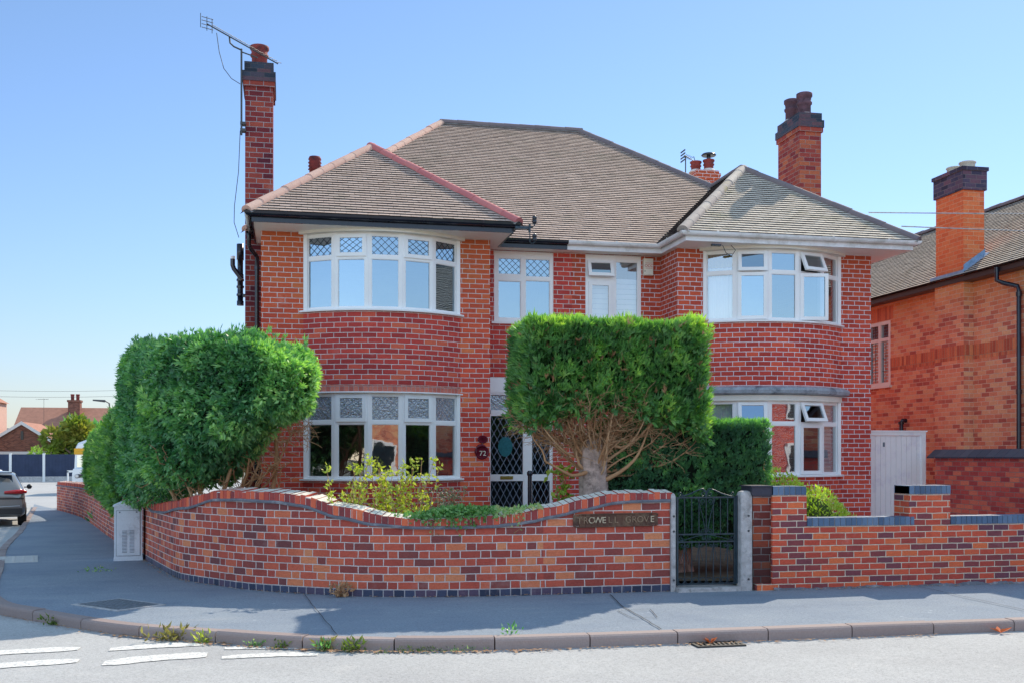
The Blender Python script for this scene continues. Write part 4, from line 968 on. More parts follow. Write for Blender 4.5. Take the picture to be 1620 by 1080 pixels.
b = MB(); b.tube([(3.98, YM-.6, 0), (3.98, YM-.6, 1.33)], .035, 10); b.lathe([(.045, 0), (.05, .02), (.05, .05), (.03, .08)], (3.98, YM-.6, 1.29), 10)
single(b, 'handrail_post', M['black'], 'black metal post with domed cap standing in front of the door side panel', 'post', (3.98, YM-.6, 0))

# ---- stacks
def pot(b, x, y, z, h=.36, r=.13, m=0):
    b.lathe([(r, 0), (r*.98, h*.45), (r*1.15, h*.5), (r*1.18, h*.58), (r*1.0, h*.62), (r*1.05, h*.78), (r*1.22, h*.84), (r*1.22, h*.97), (r*1.02, h), (r*.75, h), (r*.75, h*.6)], (x, y, z), 18, m)
def stack(x0, x1, y0, y1, z0, zb, ztop, mat, capmat, pots, label, potmat, nm='chimney', potr=.13):
    b = MB(); b.box(x0, x1, y0, y1, z0, zb); b.box(x0-.03, x1+.03, y0-.03, y1+.03, zb, zb+.09)
    c = b.build(nm, mat, H); c['label'] = label
    b = MB(); h = ztop-zb-.09
    b.box(x0-.045, x1+.045, y0-.045, y1+.045, zb+.09, zb+.09+h*.5); b.box(x0-.012, x1+.012, y0-.012, y1+.012, zb+.09+h*.5, ztop)
    b.build('chimney_cap', capmat, c)
    for px_, py_, hh in pots:
        b = MB(); b.lathe([(potr*1.5, 0), (potr*1.2, .05), (potr, .07)], (px_, py_, ztop), 16, 1); pot(b, px_, py_, ztop+.02, hh, potr); b.build('chimney_pot', [potmat, M['mortar']], c)
stack(-.655, -.205, 18.3, 19.2, -.3, 7.72, 8.13, M['brick_stack'], M['cap_blue'], [(-.43, 18.62, .36)], 'tall slim brick stack rising up the left side wall', M['terracotta'])
stack(9.886, 10.346, 19.5, 20.44, 4.5, 7.98, 8.36, bricks('brick_stack_right', [(0, (.26, .04, .05)), (.5, (.40, .075, .06)), (1, (.55, .16, .08))], (.42, .28, .26), seed=21, bh=.085, grime=.3), M['cap_blue'], [(10.14, 19.80, .46), (10.08, 20.22, .46)], 'stout brick stack with two pots behind the right roof', M['terracotta_blue'])
stack(9.93, 10.5, 25.0, 25.6, 5.5, 8.42, 8.66, M['brick_right'], M['brick_right'], [(10.02, 25.3, .26), (10.30, 25.15, .28)], 'small rear stack with a black cowl behind the right hip', M['terracotta'], potr=.12)
b = MB(); b.tube([(10.30, 25.15, 8.9), (10.30, 25.15, 9.06)], .05, 10); b.lathe([(.17, 9.05), (.19, 9.07), (.15, 9.11), (.05, 9.13)], (10.30, 25.15, 0), 16); b.build('cowl', M['black'], H)
b = MB(); b.lathe([(.10, 6.0), (.10, 6.78), (.125, 6.79), (.10, 6.82), (.125, 6.85), (.10, 6.88), (.125, 6.91), (.10, 6.94), (.12, 6.97), (.10, 7.02), (.04, 7.03)], (.52, 19.8, 0), 16); b.build('roof_vent', M['terracotta'], H)
# ------------------------------------------------------------------ curtains and blinds inside the right hand house
def drape(pts, z0, z1, mat, name, label, cat, amp=.022, wl=.075, group=None):
    b = MB(); P = resample(pts, .012); L = arcs(P); rows = []
    for z in (z0, (z0+z1)/2, z1):
        rows.append([(P[i][0], P[i][1]+amp*(math.sin(L[i]/wl*2*PI)+.5*math.sin(L[i]/wl*3.1+2)), z) for i in range(len(P))])
    b.grid(rows); return single(b, name, mat, label, cat, (P[0][0], P[0][1], z0))
A0, A1, A5a, A5b = arc(BR, -BR['t'], -.16), arc(BR, -BR['t']*.55, -.16), arc(BR, BR['t']*.62, -.16), arc(BR, BR['t'], -.16)
drape([A0, A1], 3.92, 4.80, M['curtain'], 'curtain', 'white net curtain at the left end of the upstairs right bay window', 'curtain')
drape([(A0[0], A0[1]-.02), (A1[0], A1[1]-.02)], 4.80, 5.03, M['curtain_ochre'], 'pelmet', 'ochre pleated pelmet above the white upstairs curtain', 'pelmet', .015, .05)
drape([A5a, A5b], 3.92, 5.02, M['curtain_brown'], 'curtain', 'brown curtain at the right end of the upstairs right bay window', 'curtain')
drape([A0, A1], 1.33, 2.50, M['curtain'], 'curtain', 'pale pleated net curtain behind the downstairs right bay window', 'curtain', .015, .04)
def slats(p, q, z0, z1, pitch, mat, label):
    b = MB(); d = (Vector(q)-Vector(p)).normalized(); n = Vector((-d.y, d.x)); z = z0
    while z < z1:
        b.face([(p[0], p[1], z), (q[0], q[1], z), (q[0]+n.x*.012, q[1]+n.y*.012, z+pitch*.96), (p[0]+n.x*.012, p[1]+n.y*.012, z+pitch*.96)]); z += pitch
    return single(b, 'window_blind', mat, label, 'blind', (p[0], p[1], z0))
slats(arc(BR, -BR['t']*.22, -.13), arc(BR, BR['t']*.22, -.13), 1.33, 2.52, .05, M['blind_brown'], 'dark brown roller blind in the middle of the downstairs right bay')
slats(arc(BR, BR['t']*.62, -.14), arc(BR, BR['t']*.99, -.14), 1.33, 2.52, .07, M['blind_white'], 'white slatted blind at the right end of the downstairs right bay')
slats((5.13, YM+.13), (6.11, YM+.13), 3.92, 4.72, .09, M['blind_white'], 'white slatted blind half drawn in the flat upstairs window')
# ------------------------------------------------------------------ fixtures on the houses
al = thing('alarm_box', 'cream burglar alarm box with red letters under the eaves', 'alarm box', (6.24, YM, 4.76))
b = MB(); b.box(6.155, 6.325, YM-.075, YM, 4.775, 5.07); b.box(6.16, 6.32, YM-.08, YM-.075, 4.785, 5.06); b.box(6.165, 6.18, YM-.082, YM-.08, 4.835, 4.855, m=1)
b.build('box', [M['box_cream'], M['rubber']], al); text_obj('OCC', .068, Matrix.Translation((6.243, YM-.081, 4.94)) @ FRONT, M['red_ink'], al)
for z in (4.985, 4.895): b = MB(); b.box(6.18, 6.31, YM-.0812, YM-.0802, z, z+.006); b.build('printed_line', M['red_ink'], al)
pl = thing('house_number_plaque', 'round maroon house number plaque reading 72 beside the door', 'number plaque', (3.12, YP, 1.57))
b = MB(); b.X = Matrix.Translation((3.125, YP, 1.675)) @ FRONT; b.lathe([(.115, 0), (.115, .012), (.105, .020), (.092, .014)], n=32); b.tube([(-.09, .07, .014), (-.05, .10, .022), (.0, .11, .022), (.05, .095, .02)], [.02, .028, .028, .015], 8); b.tube([(-.10, .05, .014), (-.105, .0, .022), (-.09, -.04, .018)], [.015, .022, .012], 8)
b.build('plaque', M['maroon'], pl); text_obj('72', .115, Matrix.Translation((3.135, YP-.018, 1.655)) @ FRONT, plain('number_cream', (.85, .75, .62), .5), pl)
b = MB(); b.X = Matrix.Translation((3.135, YP, 1.885)) @ FRONT @ Matrix.Diagonal((1.25, 1, 1, 1)); b.lathe([(.066, 0), (.066, .012), (.058, .022), (.05, .016)], n=28)
for k in range(5): b.tube([(-.035+k*.017, -.012, .018), (-.03+k*.017, .018, .024)], .006, 6)
single(b, 'name_plaque', M['maroon'], 'small oval maroon plaque above the round number plaque', 'plaque', (3.135, YP, 1.82))
ins = thing('telephone_bracket', 'black iron bracket with two insulators at the corner of the left bay gutter', 'bracket', (3.58, 16.50, 5.15))
b = MB(); b.box(3.52, 3.76, 16.45, 16.49, 5.165, 5.205); b.box(3.74, 3.765, 16.44, 16.5, 5.12, 5.24)
b.tube([(3.75, 16.46, 5.2), (3.80, 16.46, 5.20), (3.83, 16.46, 5.23), (3.83, 16.46, 5.27)], .009, 6); b.tube([(3.755, 16.46, 5.14), (3.755, 16.46, 4.97), (3.78, 16.46, 4.94), (3.82, 16.46, 4.95), (3.83, 16.46, 4.99)], .009, 6)
b.build('arm', M['iron'], ins)
for z in (5.26, 4.98):
    b = MB(); b.lathe([(.028, 0), (.036, .01), (.036, .05), (.028, .055), (.036, .06), (.036, .10), (.02, .115)], (3.83, 16.46, z), 14); b.build('insulator', M['black'], ins)
# aerials
ae = thing('television_aerial', 'long yagi television aerial clamped to the tall left stack', 'aerial', (-.70, 18.35, 6.9))
b = MB(); b.tube([(-.71, 18.22, 6.88), (-.71, 18.22, 8.30)], .016, 8); b.box(-.73, -.64, 18.2, 18.34, 6.95, 6.99); b.box(-.73, -.64, 18.2, 18.34, 7.06, 7.10)
b.tube([(-.71, 18.22, 8.28), (-.83, 18.2, 8.32), (-.89, 18.19, 8.37), (-.90, 18.18, 8.47)], .014, 8); b.tube([(-.71, 18.22, 8.25), (-.45, 18.18, 8.16)], .011, 6); b.build('mast', M['steel'], ae)
b = MB(); p0, p1 = Vector((-1.25, 18.10, 8.62)), Vector((-.12, 18.26, 8.11)); b.tube([p0, p1], .011, 6)
for k in range(15):
    q = p0.lerp(p1, .10+.9*k/14); l = .085-.002*k; b.tube([q-Vector((.02, l, -.012)), q+Vector((.05, l*.9, .035))], .006, 5)
for dx in (-.02, .06):
    for z in (-.085, -.03, .03, .085): b.tube([p0+Vector((-.07, -.12, z-.02)), p0+Vector((.09, .10, z+.03))], .006, 5)
for yy in (-.12, .0, .10): b.tube([p0+Vector((yy*.75, yy, -.11)), p0+Vector((yy*.75, yy, .12))], .006, 5)
b.build('antenna', M['steel'], ae)
b = MB(); b.tube([(-1.10, 18.14, 8.5), (-1.06, 18.16, 8.2), (-.99, 18.2, 7.95), (-.87, 18.22, 7.8), (-.73, 18.22, 7.72)], .006, 5); b.tube([(-.73, 18.22, 6.95), (-.76, 18.3, 6.3), (-.83, 18.4, 5.75), (-.84, 18.5, 5.5), (-.78, 18.9, 5.33)], .006, 5); b.build('cable', M['steel'], ae)
b = MB(); b.tube([(10.02, 26, 7.6), (10.02, 26, 9.28)], .015, 6); b.tube([(9.95, 25.9, 9.25), (10.35, 26.2, 9.2)], .012, 6)
for k in range(6): b.tube([(9.97+k*.05, 25.92+k*.04-.14, 9.25), (9.97+k*.05, 25.92+k*.04+.14, 9.25)], .007, 4)
for k in range(4): b.box(9.90, 9.92, 25.75, 26.05, 9.10+k*.08, 9.13+k*.08)
b.tube([(10.28, 26.1, 9.3), (10.42, 26.2, 9.0)], .01, 5)
single(b, 'rooftop_aerial', M['steel'], 'small television aerial standing behind the right end of the main roof', 'aerial', (10.02, 26, 7.6))
for z0, z1, x0, l, y0 in ((6.08, 6.35, 10.5, 'upper pale overhead cable running from the right eaves past the orange stack', 18.0), (5.62, 5.55, 10.55, 'lower pale overhead cable crossing in front of the orange stack', 17.0)):
    b = MB(); n = 16; b.tube([(x0+(22-x0)*i/n, y0-.15*i, z0+(z1-z0)*i/n-.35*math.sin(PI*i/n)*.35) for i in range(n+1)], .011, 5)
    single(b, 'overhead_cable', M['concrete'], l, 'cable', (x0, y0, z0))
b = MB(); b.tube([(7.05, 16.62, 5.08), (7.1, 16.6, 4.95), (7.2, 16.6, 4.9), (7.27, 16.6, 5.0), (7.2, 16.62, 5.08)], .006, 5); b.box(6.86, 7.02, 16.6, 16.66, 5.06, 5.09)
single(b, 'loose_cable', M['black'], 'loose black cable loop hanging under the right bay soffit', 'cable', (7.1, 16.6, 4.9))
# ------------------------------------------------------------------ alley gate and side wall
ag = thing('side_gate', 'tall pale boarded gate closing the passage right of the house', 'gate', (10.75, 17.6, .05))
b = MB(); x = 10.09
while x < 11.30:
    w = .098; b.box(x, min(x+w, 11.32), 17.6+R.uniform(0, .004), 17.63, .08, 1.98, t=R.random()); x += w+.006
b.build('boards', M['gate_white'], ag)
b = MB(); b.box(10.09, 11.40, 17.575, 17.64, 1.985, 2.05); b.box(11.32, 11.395, 17.57, 17.65, .05, 1.985); b.box(10.08, 11.42, 17.555, 17.66, 2.05, 2.075); b.build('gate_frame', M['gate_white'], ag)
b = MB(); b.box(10.55, 10.585, 17.59, 17.60, 1.78, 1.86); b.build('latch', M['cabinet_dark'], ag)
sw = thing('passage_wall', 'red brick side wall with dark sloping tile coping right of the pale gate', 'wall', (11.35, 15, 0))
b = MB(); b.box(11.24, 11.46, 12.2, 17.05, -.05, 1.60); b.build('brickwork', M['brick_bwall'], sw)
b = MB(); y = 12.15
while y < 17.08:
    t = R.random(); y1 = y+.225
    b.face([(11.19, y, 1.60), (11.19, y1, 1.60), (11.35, y1, 1.73), (11.35, y, 1.73)][::-1], t=t); b.face([(11.51, y1, 1.60), (11.51, y, 1.60), (11.35, y, 1.73), (11.35, y1, 1.73)][::-1], t=t)
    b.face([(11.19, y1, 1.60), (11.19, y, 1.60), (11.19, y, 1.575), (11.19, y1, 1.575)][::-1], t=t*.6); b.face([(11.51, y, 1.6), (11.19, y, 1.6), (11.35, y, 1.73)][::-1], t=t); y = y1+.006
b.face([(11.19, 17.08, 1.6), (11.51, 17.08, 1.6), (11.35, 17.08, 1.73)][::-1]); b.face([(11.19, 12.15, 1.576), (11.51, 12.15, 1.576), (11.51, 17.08, 1.576), (11.19, 17.08, 1.576)])
b.build('coping', M['coping_tile'], sw)
# ------------------------------------------------------------------ neighbouring house
N = thing('neighbour_house', 'orange red brick house at the right edge with a square orange stack', 'house', (15, 20, 0))
XN, XC = 12.65, 12.45
b = MB()
def xwall(b, x, y0, y1, z0, z1, holes, m=0):
    ys = sorted({y0, y1, *[h[0] for h in holes], *[h[1] for h in holes]}); zs = sorted({z0, z1, *[h[2] for h in holes], *[h[3] for h in holes]})
    for ya, yb in zip(ys, ys[1:]):
        for za, zb in zip(zs, zs[1:]):
            if any(h[0] <= ya and yb <= h[1] and h[2] <= za and zb <= h[3] for h in holes): continue
            b.face([(x, yb, za), (x, ya, za), (x, ya, zb), (x, yb, zb)], m=m)
NW = (20.80, 22.10, 3.13, 4.50); NV = (20.82, 21.2, .5, 2.0)
xwall(b, XN, 13.6, 28, 0, 4.92, [NW])
b.face([(XN, 13.6, 0), (18.2, 13.6, 0), (18.2, 13.6, 4.92), (XN, 13.6, 4.92)]); b.face([(18.2, 13.6, 0), (18.2, 28, 0), (18.2, 28, 4.92), (18.2, 13.6, 4.92)]); b.face([(18.2, 28, 0), (XN, 28, 0), (XN, 28, 4.92), (18.2, 28, 4.92)])
b.build('wall', M['brick_neigh'], N)
b = MB(); b.box(XC, XN+.002, 17.98, 18.9, 0, 4.93); b.build('chimney_breast', M['brick_neigh'], N)
for q in ((XN-.004, XN, 13.6, 17.98, 3.43, 3.70), (XN-.004, XN, 18.9, 20.8, 3.43, 3.70), (XC-.004, XN, 17.976, 18.904, 3.43, 3.70), (XN-.004, XN, 20.7, 22.2, 4.52, 4.80), (XN-.004, XN, 20.95, 21.7, 1.5, 1.78)):
    b = MB(); b.box(*q); b.build('soldier_course', M['soldier_neigh'], N)
b = MB(); ym = 21.5
for ya, yb, za, zb in ((NW[0], NW[1], 3.13, 3.20), (NW[0], NW[1], 4.43, 4.50), (NW[0], NW[0]+.07, 3.2, 4.43), (NW[1]-.07, NW[1], 3.2, 4.43), (21.17, 21.27, 3.2, 4.43), (21.62, 21.72, 3.2, 4.43), (NW[0]+.07, NW[1]-.07, 4.08, 4.15)): b.box(XN-.01+.0005*za, XN+.06, ya, yb, za, zb)
w = b.build('window', M['cream'], N)
b = MB(); b.face([(XN+.03, NW[1]-.07, 3.2), (XN+.03, NW[0]+.07, 3.2), (XN+.03, NW[0]+.07, 4.43), (XN+.03, NW[1]-.07, 4.43)]); b.build('pane', M['glass_up'], w)
b = MB(); b.box(XN-.06, XN+.05, NW[0]-.05, NW[1]+.05, 3.08, 3.13); b.build('sill', M['cream'], w)
b = MB()
for y in (20.87+.16, 21.27+.17, 21.72+.15): b.box(XN+.025, XN+.028, y-.004, y+.004, 3.2, 4.43)
for z in (3.45, 3.72): b.box(XN+.0245, XN+.0275, 20.87, 22.03, z-.004, z+.004)
b.build('leading', M['lead'], w)
b = MB(); b.face([(XN+.3, 22.2, 3), (XN+.3, 20.7, 3), (XN+.3, 20.7, 4.6), (XN+.3, 22.2, 4.6)]); b.build('room_interior', M['room_wall'], N)
b = MB(); xe, ze, xr, zr = 12.33, 4.98, 15.3, 7.04; Ls = math.hypot(xr-xe, zr-ze)
tiles(b, (xe, 27.6, ze), (0, -1, 0), (xr-xe, 0, zr-ze), lambda s: (3.6*s/Ls, 14.4), Ls, m=0)
tiles(b, (xe, 27.6, ze), (1, 0, 0), (0, -3.6, zr-ze), lambda s: ((xr-xe)*s/math.hypot(3.6, zr-ze), 2*(xr-xe)-(xr-xe)*s/math.hypot(3.6, zr-ze)), math.hypot(3.6, zr-ze), m=0)
b.face([(2*xr-xe, 13.2, ze), (2*xr-xe, 27.6, ze), (xr, 24, zr), (xr, 13.2, zr)]); b.face([(xe, 13.25, ze), (2*xr-xe, 13.25, ze), (xr, 13.25, zr)], m=1)
r = b.build('roof', [M['tile_neigh'], M['tile_dark']], N)
b = MB(); hips(b, (xr, 13.2, zr+.03), (xr, 24, zr+.03), tint=(.0, .6)); hips(b, (xe, 27.6, ze+.03), (xr, 24, zr+.03), tint=(0, .6)); b.build('ridge_tiles', [M['hip_dark'], M['bed_mortar']], r)
b = MB(); b.sweep([(12.40, 28, 4.975), (12.40, 13.2, 4.975)], [(-x, z) for x, z in GUT], closed=True)
b.sweep([(12.40, 28, 4.975), (12.40, 13.2, 4.975)], [(-.0, -.10), (-.02, -.10), (-.02, .0), (-.0, .0)], closed=True); b.box(12.41, XN, 13.2, 17.98, 4.87, 4.88); b.box(12.41, XN, 18.9, 28, 4.87, 4.88)
b.build('gutter', M['brown_gutter'], N)
b = MB(); b.tube([(12.36, 16.9, 4.95), (12.36, 16.9, 4.72), (12.42, 16.8, 4.66), (12.57, 16.62, 4.58), (12.58, 16.60, 4.5), (12.58, 16.60, .1)], .04, 10)
for z in (4.4, 2.7, 1.2): b.lathe([(.05, 0), (.05, .08)], (12.58, 16.6, z), 12)
b.build('downpipe', M['black'], N)
b = MB(); b.tube([(12.64, 20.2, 2.35), (12.56, 20.2, 2.35), (12.53, 20.2, 2.30), (12.53, 20.2, .2)], .045, 8); b.lathe([(.06, 2.27), (.06, 2.33)], (12.53, 20.2, 0), 10); b.build('waste_pipe', M['black'], N)
b = MB(); b.box(XC, 12.89, 17.99, 18.86, 4.9, 6.60); c = b.build('chimney', M['brick_stack_orange'], N)
b = MB(); b.box(XC-.035, 12.925, 17.955, 18.895, 6.60, 6.96); b.box(XC-.06, 12.95, 17.93, 18.92, 6.96, 7.03); b.build('chimney_cap', bricks('cap_neigh', [(0, (.05, .04, .07)), (.5, (.09, .08, .14)), (1, (.20, .10, .14))], (.25, .2, .22), bh=.08, joint=.009, seed=24, grime=.3), c)
for y in (18.2, 18.6): b = MB(); b.lathe([(.16, 7.02), (.14, 7.06), (.14, 7.14), (.16, 7.16), (.15, 7.18), (.1, 7.18)], (12.68, y, 0), 18); b.build('chimney_pot', M['buff_pot'], c)
b = MB(); pts = []
n = 7
for k in range(n):
    x0 = XC+.46*k/n; x1 = XC+.46*(k+1)/n; z0 = ze+(x0-xe)*.694+.03; z1 = ze+(x1-xe)*.694+.03
    b.face([(x0, 17.984, z0-.06), (x1, 17.984, z1-.06), (x1, 17.984, z1+.10), (x0, 17.984, z1+.10-.05)])
b.face([(XC-.05, 17.86, ze+(XC-.05-xe)*.694+.022), (12.92, 17.86, ze+(12.92-xe)*.694+.022), (12.92, 17.985, ze+(12.92-xe)*.694+.05), (XC-.05, 17.985, ze+(XC-.05-xe)*.694+.05)])
b.box(XC-.07, XC-.002, 17.9, 18.95, 5.02, 5.08); b.build('lead_flashing', M['flashing'], c)
# ------------------------------------------------------------------ vegetation
def rnd_dir():
    while True:
        v = Vector((R.uniform(-1, 1), R.uniform(-1, 1), R.uniform(-1, 1)))
        if .05 < v.length < 1: return v.normalized()
def frond(b, p, d, ln, w, t, fans=5, spread=.62, bend=.2, m=0):
    """a flat feathery spray: narrow leaflets fanned in one plane"""
    a = d.cross(Vector((R.uniform(-1, 1), R.uniform(-1, 1), R.uniform(-1, 1))))
    if a.length < .05: a = d.orthogonal()
    a.normalize(); nrm = d.cross(a)
    for k in range(fans):
        th = (k-(fans-1)/2)*spread/(fans-1)*2 if fans > 1 else 0
        th += R.uniform(-.12, .12)
        e = d*math.cos(th)+a*math.sin(th); s = nrm.cross(e); l = ln*(1-.35*abs(th)/max(.01, spread))*R.uniform(.75, 1.15)
        q = p + d*ln*.12*abs(k-(fans-1)/2)
        m_ = q+e*l*.5+nrm*bend*l*.2
        b.face([q, m_+s*w*.5, q+e*l-nrm*bend*l*.1, m_-s*w*.5], uv=[(0, 0)]*4, m=m, t=max(0, min(1, t+R.uniform(-.12, .12))))
def leaf(b, p, d, ln, w, t):
    a = d.cross(rnd_dir()); a.normalize(); n = d.cross(a)
    b.face([p, p+d*ln*.35+a*w*.5+n*ln*.06, p+d*ln, p+d*ln*.35-a*w*.5+n*ln*.06], uv=[(0, 0)]*4, t=t)
def clump_noise(p, f=2.2): return mnoise.noise(Vector(p)*f)
# ---- topiary conifer : flat clipped top, dished bare underside
def crown_box(b, n, x0, x1, y0, y1, zb, zt, size, upness=.6, wob=.05, faces='tfklr', depth=.2, tb=.4, brown=0):
    """fronds over the faces of a clipped block; zb(x,y) gives the lower edge"""
    W, D = x1-x0, y1-y0
    ar = {'t': W*D*1.2, 'f': W*(zt-zb((x0+x1)/2, y0))*1.1, 'k': W*1.0*.7, 'l': D*1.0, 'r': D*1.0}
    tot = sum(ar[k] for k in faces)
    for k in faces:
        for _ in range(int(n*ar[k]/tot)):
            u, v = R.random(), R.random(); dp = depth*R.random()**1.8
            if k == 't': x, y, z = x0+W*u, y0+D*v, zt-dp; nrm = Vector((0, 0, 1))
            elif k in 'fk':
                y = y0+dp if k == 'f' else y1-dp; x = x0+W*u; z0_ = zb(x, y); z = z0_+(zt-z0_)*v; nrm = Vector((0, -1 if k == 'f' else 1, 0))
            else:
                x = x0+dp if k == 'l' else x1-dp; y = y0+D*u; z0_ = zb(x, y); z = z0_+(zt-z0_)*v; nrm = Vector((-1 if k == 'l' else 1, 0, 0))
            # rounded corners
            ex = max(0, abs(x-(x0+x1)/2)-(W/2-.16)); ez = max(0, z-(zt-.14)); ey = max(0, abs(y-(y0+y1)/2)-(D/2-.16))
            if math.sqrt(ex*ex+ey*ey) > .17 or math.sqrt(ex*ex+ez*ez) > .19 or math.sqrt(ey*ey+ez*ez) > .19: continue
            c = clump_noise((x, y, z), 3.0); c2 = clump_noise((x+9, y, z), 7.5)
            if c2 < -.38 and k != 't': continue
            p = Vector((x, y, z))+nrm*(wob*c*1.6)
            d = (nrm*.75+Vector((0, 0, upness))+rnd_dir()*.6).normalized()
            t = tb+c*.45+c2*.3+.2*mnoise.noise((x*7, y*7, z*1.5))+R.uniform(-.2, .2)-dp*1.3  # fronds set deeper get a darker tint, painted inner shade
            if k == 't' or z > zt-.07: t += .4  # top rim tinted lighter, painted sunlight
            if k == 'r' or x > x1-.06: t += .2  # sunward right side tinted lighter, light put into the leaf colour
            dead = brown > 0 and R.random() < brown*(1+3*max(0, mnoise.noise(Vector((x, y, z))*1.7+Vector((3, 0, 0)))))
            frond(b, p, d, size*R.uniform(.5, 1.6), size*.2, t, m=2 if dead else 0)
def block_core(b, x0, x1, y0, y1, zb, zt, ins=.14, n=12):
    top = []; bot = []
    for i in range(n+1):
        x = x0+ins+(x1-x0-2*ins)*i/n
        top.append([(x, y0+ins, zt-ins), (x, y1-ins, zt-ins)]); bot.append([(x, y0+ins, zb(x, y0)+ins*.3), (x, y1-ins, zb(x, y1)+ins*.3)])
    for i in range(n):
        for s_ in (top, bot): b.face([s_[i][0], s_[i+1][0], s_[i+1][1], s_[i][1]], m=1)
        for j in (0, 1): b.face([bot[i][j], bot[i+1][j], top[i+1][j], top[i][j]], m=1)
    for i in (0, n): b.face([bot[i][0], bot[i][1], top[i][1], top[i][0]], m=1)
TX0, TX1, TY0, TY1, TZ = 2.87, 5.16, 12.6, 13.8, 3.22
def tzb(x, y):
    u = (x-3.9); return 2.0+.20*math.exp(-(u/.75)**2)-(.16 if x > 4.9 else 0)*min(1, (x-4.9)/.2 if x > 4.9 else 0)+.07*mnoise.noise((x*3, y*3, 0))-.03*abs(u)
tp = thing('topiary_tree', 'conifer clipped to a square block on a bare thick trunk behind the curved wall', 'tree', (3.81, 13.05, .1))
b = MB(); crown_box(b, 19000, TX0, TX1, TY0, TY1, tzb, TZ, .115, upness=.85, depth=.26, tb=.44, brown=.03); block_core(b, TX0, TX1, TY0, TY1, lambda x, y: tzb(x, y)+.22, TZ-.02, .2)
for _ in range(70):
    q = Vector((R.uniform(TX0+.1, TX1-.1), R.uniform(TY0+.1, TY1-.1), TZ-.02))
    for k in range(3): frond(b, q+Vector((0, 0, .03*k)), (Vector((R.uniform(-.4, .4), R.uniform(-.4, .2), 1))).normalized(), R.uniform(.06, .11), .016, R.uniform(.6, 1), fans=4)
for _ in range(900):    # ragged lower fringe
    x = R.uniform(TX0, TX1); y = R.choice([TY0, TY0, TY1])+R.uniform(-.04, .3); z = tzb(x, y)+R.uniform(-.05, .22)
    frond(b, Vector((x, y, z)), (Vector(((x-3.9)*.3, -.6, -.35))+rnd_dir()*.6).normalized(), .12*R.uniform(.6, 1.3), .03, .35+R.uniform(-.2, .35))
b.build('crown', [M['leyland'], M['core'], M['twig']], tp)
b = MB(); rows = []; nz = 22
for i in range(nz+1):
    f_ = i/nz; z = .05+1.78*f_; r0 = .172+.10*math.exp(-f_*9)+.03*math.exp(-((f_-.92)/.1)**2)
    cxx = 3.80+.02*math.sin(f_*4); cyy = 13.05
    rows.append([(cxx+(r0*(1+.16*mnoise.noise((math.cos(a)*2.2, math.sin(a)*2.2, z*1.1))+.10*mnoise.noise((math.cos(a)*6, math.sin(a)*6, z*2.5))))*math.cos(a), cyy+r0*(1+.16*mnoise.noise((math.cos(a)*2.2, math.sin(a)*2.2, z*1.1))+.10*mnoise.noise((math.cos(a)*6, math.sin(a)*6, z*2.5)))*math.sin(a), z) for a in [2*PI*k/28 for k in range(28)]])
b.grid(rows, closed=True); b.build('trunk', M['bark'], tp)
b = MB()
def limb(b, p, q, r0, r1, sag=.0, wig=.05, n=7, t=.5, sides=6):
    p, q = Vector(p), Vector(q); pts = []; k1, k2 = rnd_dir(), rnd_dir()
    for i in range(n+1):
        f_ = i/n; v = p.lerp(q, f_); v += Vector((0, 0, -sag*math.sin(PI*f_))) + (k1*math.sin(f_*PI)+k2*math.sin(f_*2*PI))*wig*(1 if 0 < i < n else 0)
        pts.append(v)
    b.tube(pts, [r0+(r1-r0)*i/n for i in range(n+1)], sides, t=t, cap=False); return pts
for k in range(72):
    a = R.uniform(0, 2*PI) if k > 40 else R.uniform(PI*.85, PI*2.15)
    ex = 3.82+(1.22 if math.cos(a) > 0 else 1.0)*math.cos(a)*R.uniform(.35, 1.1); ey = 13.05+.55*math.sin(a)*R.uniform(.4, 1.0)
    pts = limb(b, (3.81+.10*math.cos(a), 13.05+.10*math.sin(a), R.uniform(1.35, 1.85)), (ex, ey, tzb(ex, ey)+R.uniform(.0, .2)), R.uniform(.012, .03), .006, sag=R.uniform(.02, .16), wig=.05, t=R.random())
    for q in pts[3:]:
        for _ in range(4):
            d = (rnd_dir()*.8+Vector((math.cos(a)*.7, math.sin(a)*.7, .25))).normalized(); limb(b, q, q+d*R.uniform(.12, .34), .0045, .0018, 0, .02, 3, R.uniform(.3, 1), 4)
limb(b, (3.7, 12.95, 1.42), (3.1, 12.75, 1.55), .03, .012, .10, .03, t=.5); limb(b, (3.1, 12.75, 1.55), (2.9, 12.7, 1.95), .012, .006, .0, .03, t=.5); limb(b, (3.93, 12.95, 1.32), (4.35, 12.8, 1.72), .035, .015, .04, .03, t=.6); limb(b, (4.35, 12.8, 1.72), (4.6, 12.8, 2.2), .015, .006, .0, .03, t=.6)
b.build('branches', M['twig'], tp)
# ---- yew hedge behind the gate
yw = thing('clipped_yew', 'dark clipped yew block standing just behind the iron gate', 'hedge', (5.3, 13.4, .1))
b = MB(); YX0, YX1, YY0, YY1 = 4.02, 6.19, 12.95, 14.0
def yzb(x, y): return .42+.12*mnoise.noise((x*2, y*2, 5))
b_x = Matrix.Identity(4)
def yew_block(b, n, x0, x1, zt, y0=YY0, y1=YY1):
    crown_box(b, n, x0, x1, y0, y1, yzb, zt, .075, upness=1.0, depth=.10, tb=.36, wob=.03); block_core(b, x0, x1, y0, y1, yzb, zt, .09)
yew_block(b, 21000, YX0, YX1, 2.03)
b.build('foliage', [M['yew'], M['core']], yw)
b = MB()
for x, y, r in ((5.05, 13.3, .09), (5.2, 13.35, .07), (4.95, 13.45, .05)):
    limb(b, (x, y, .05), (x+R.uniform(-.15, .15), y, .9), r, r*.8, 0, .03, t=.2, sides=10)
b.build('trunk', M['bark'], yw)
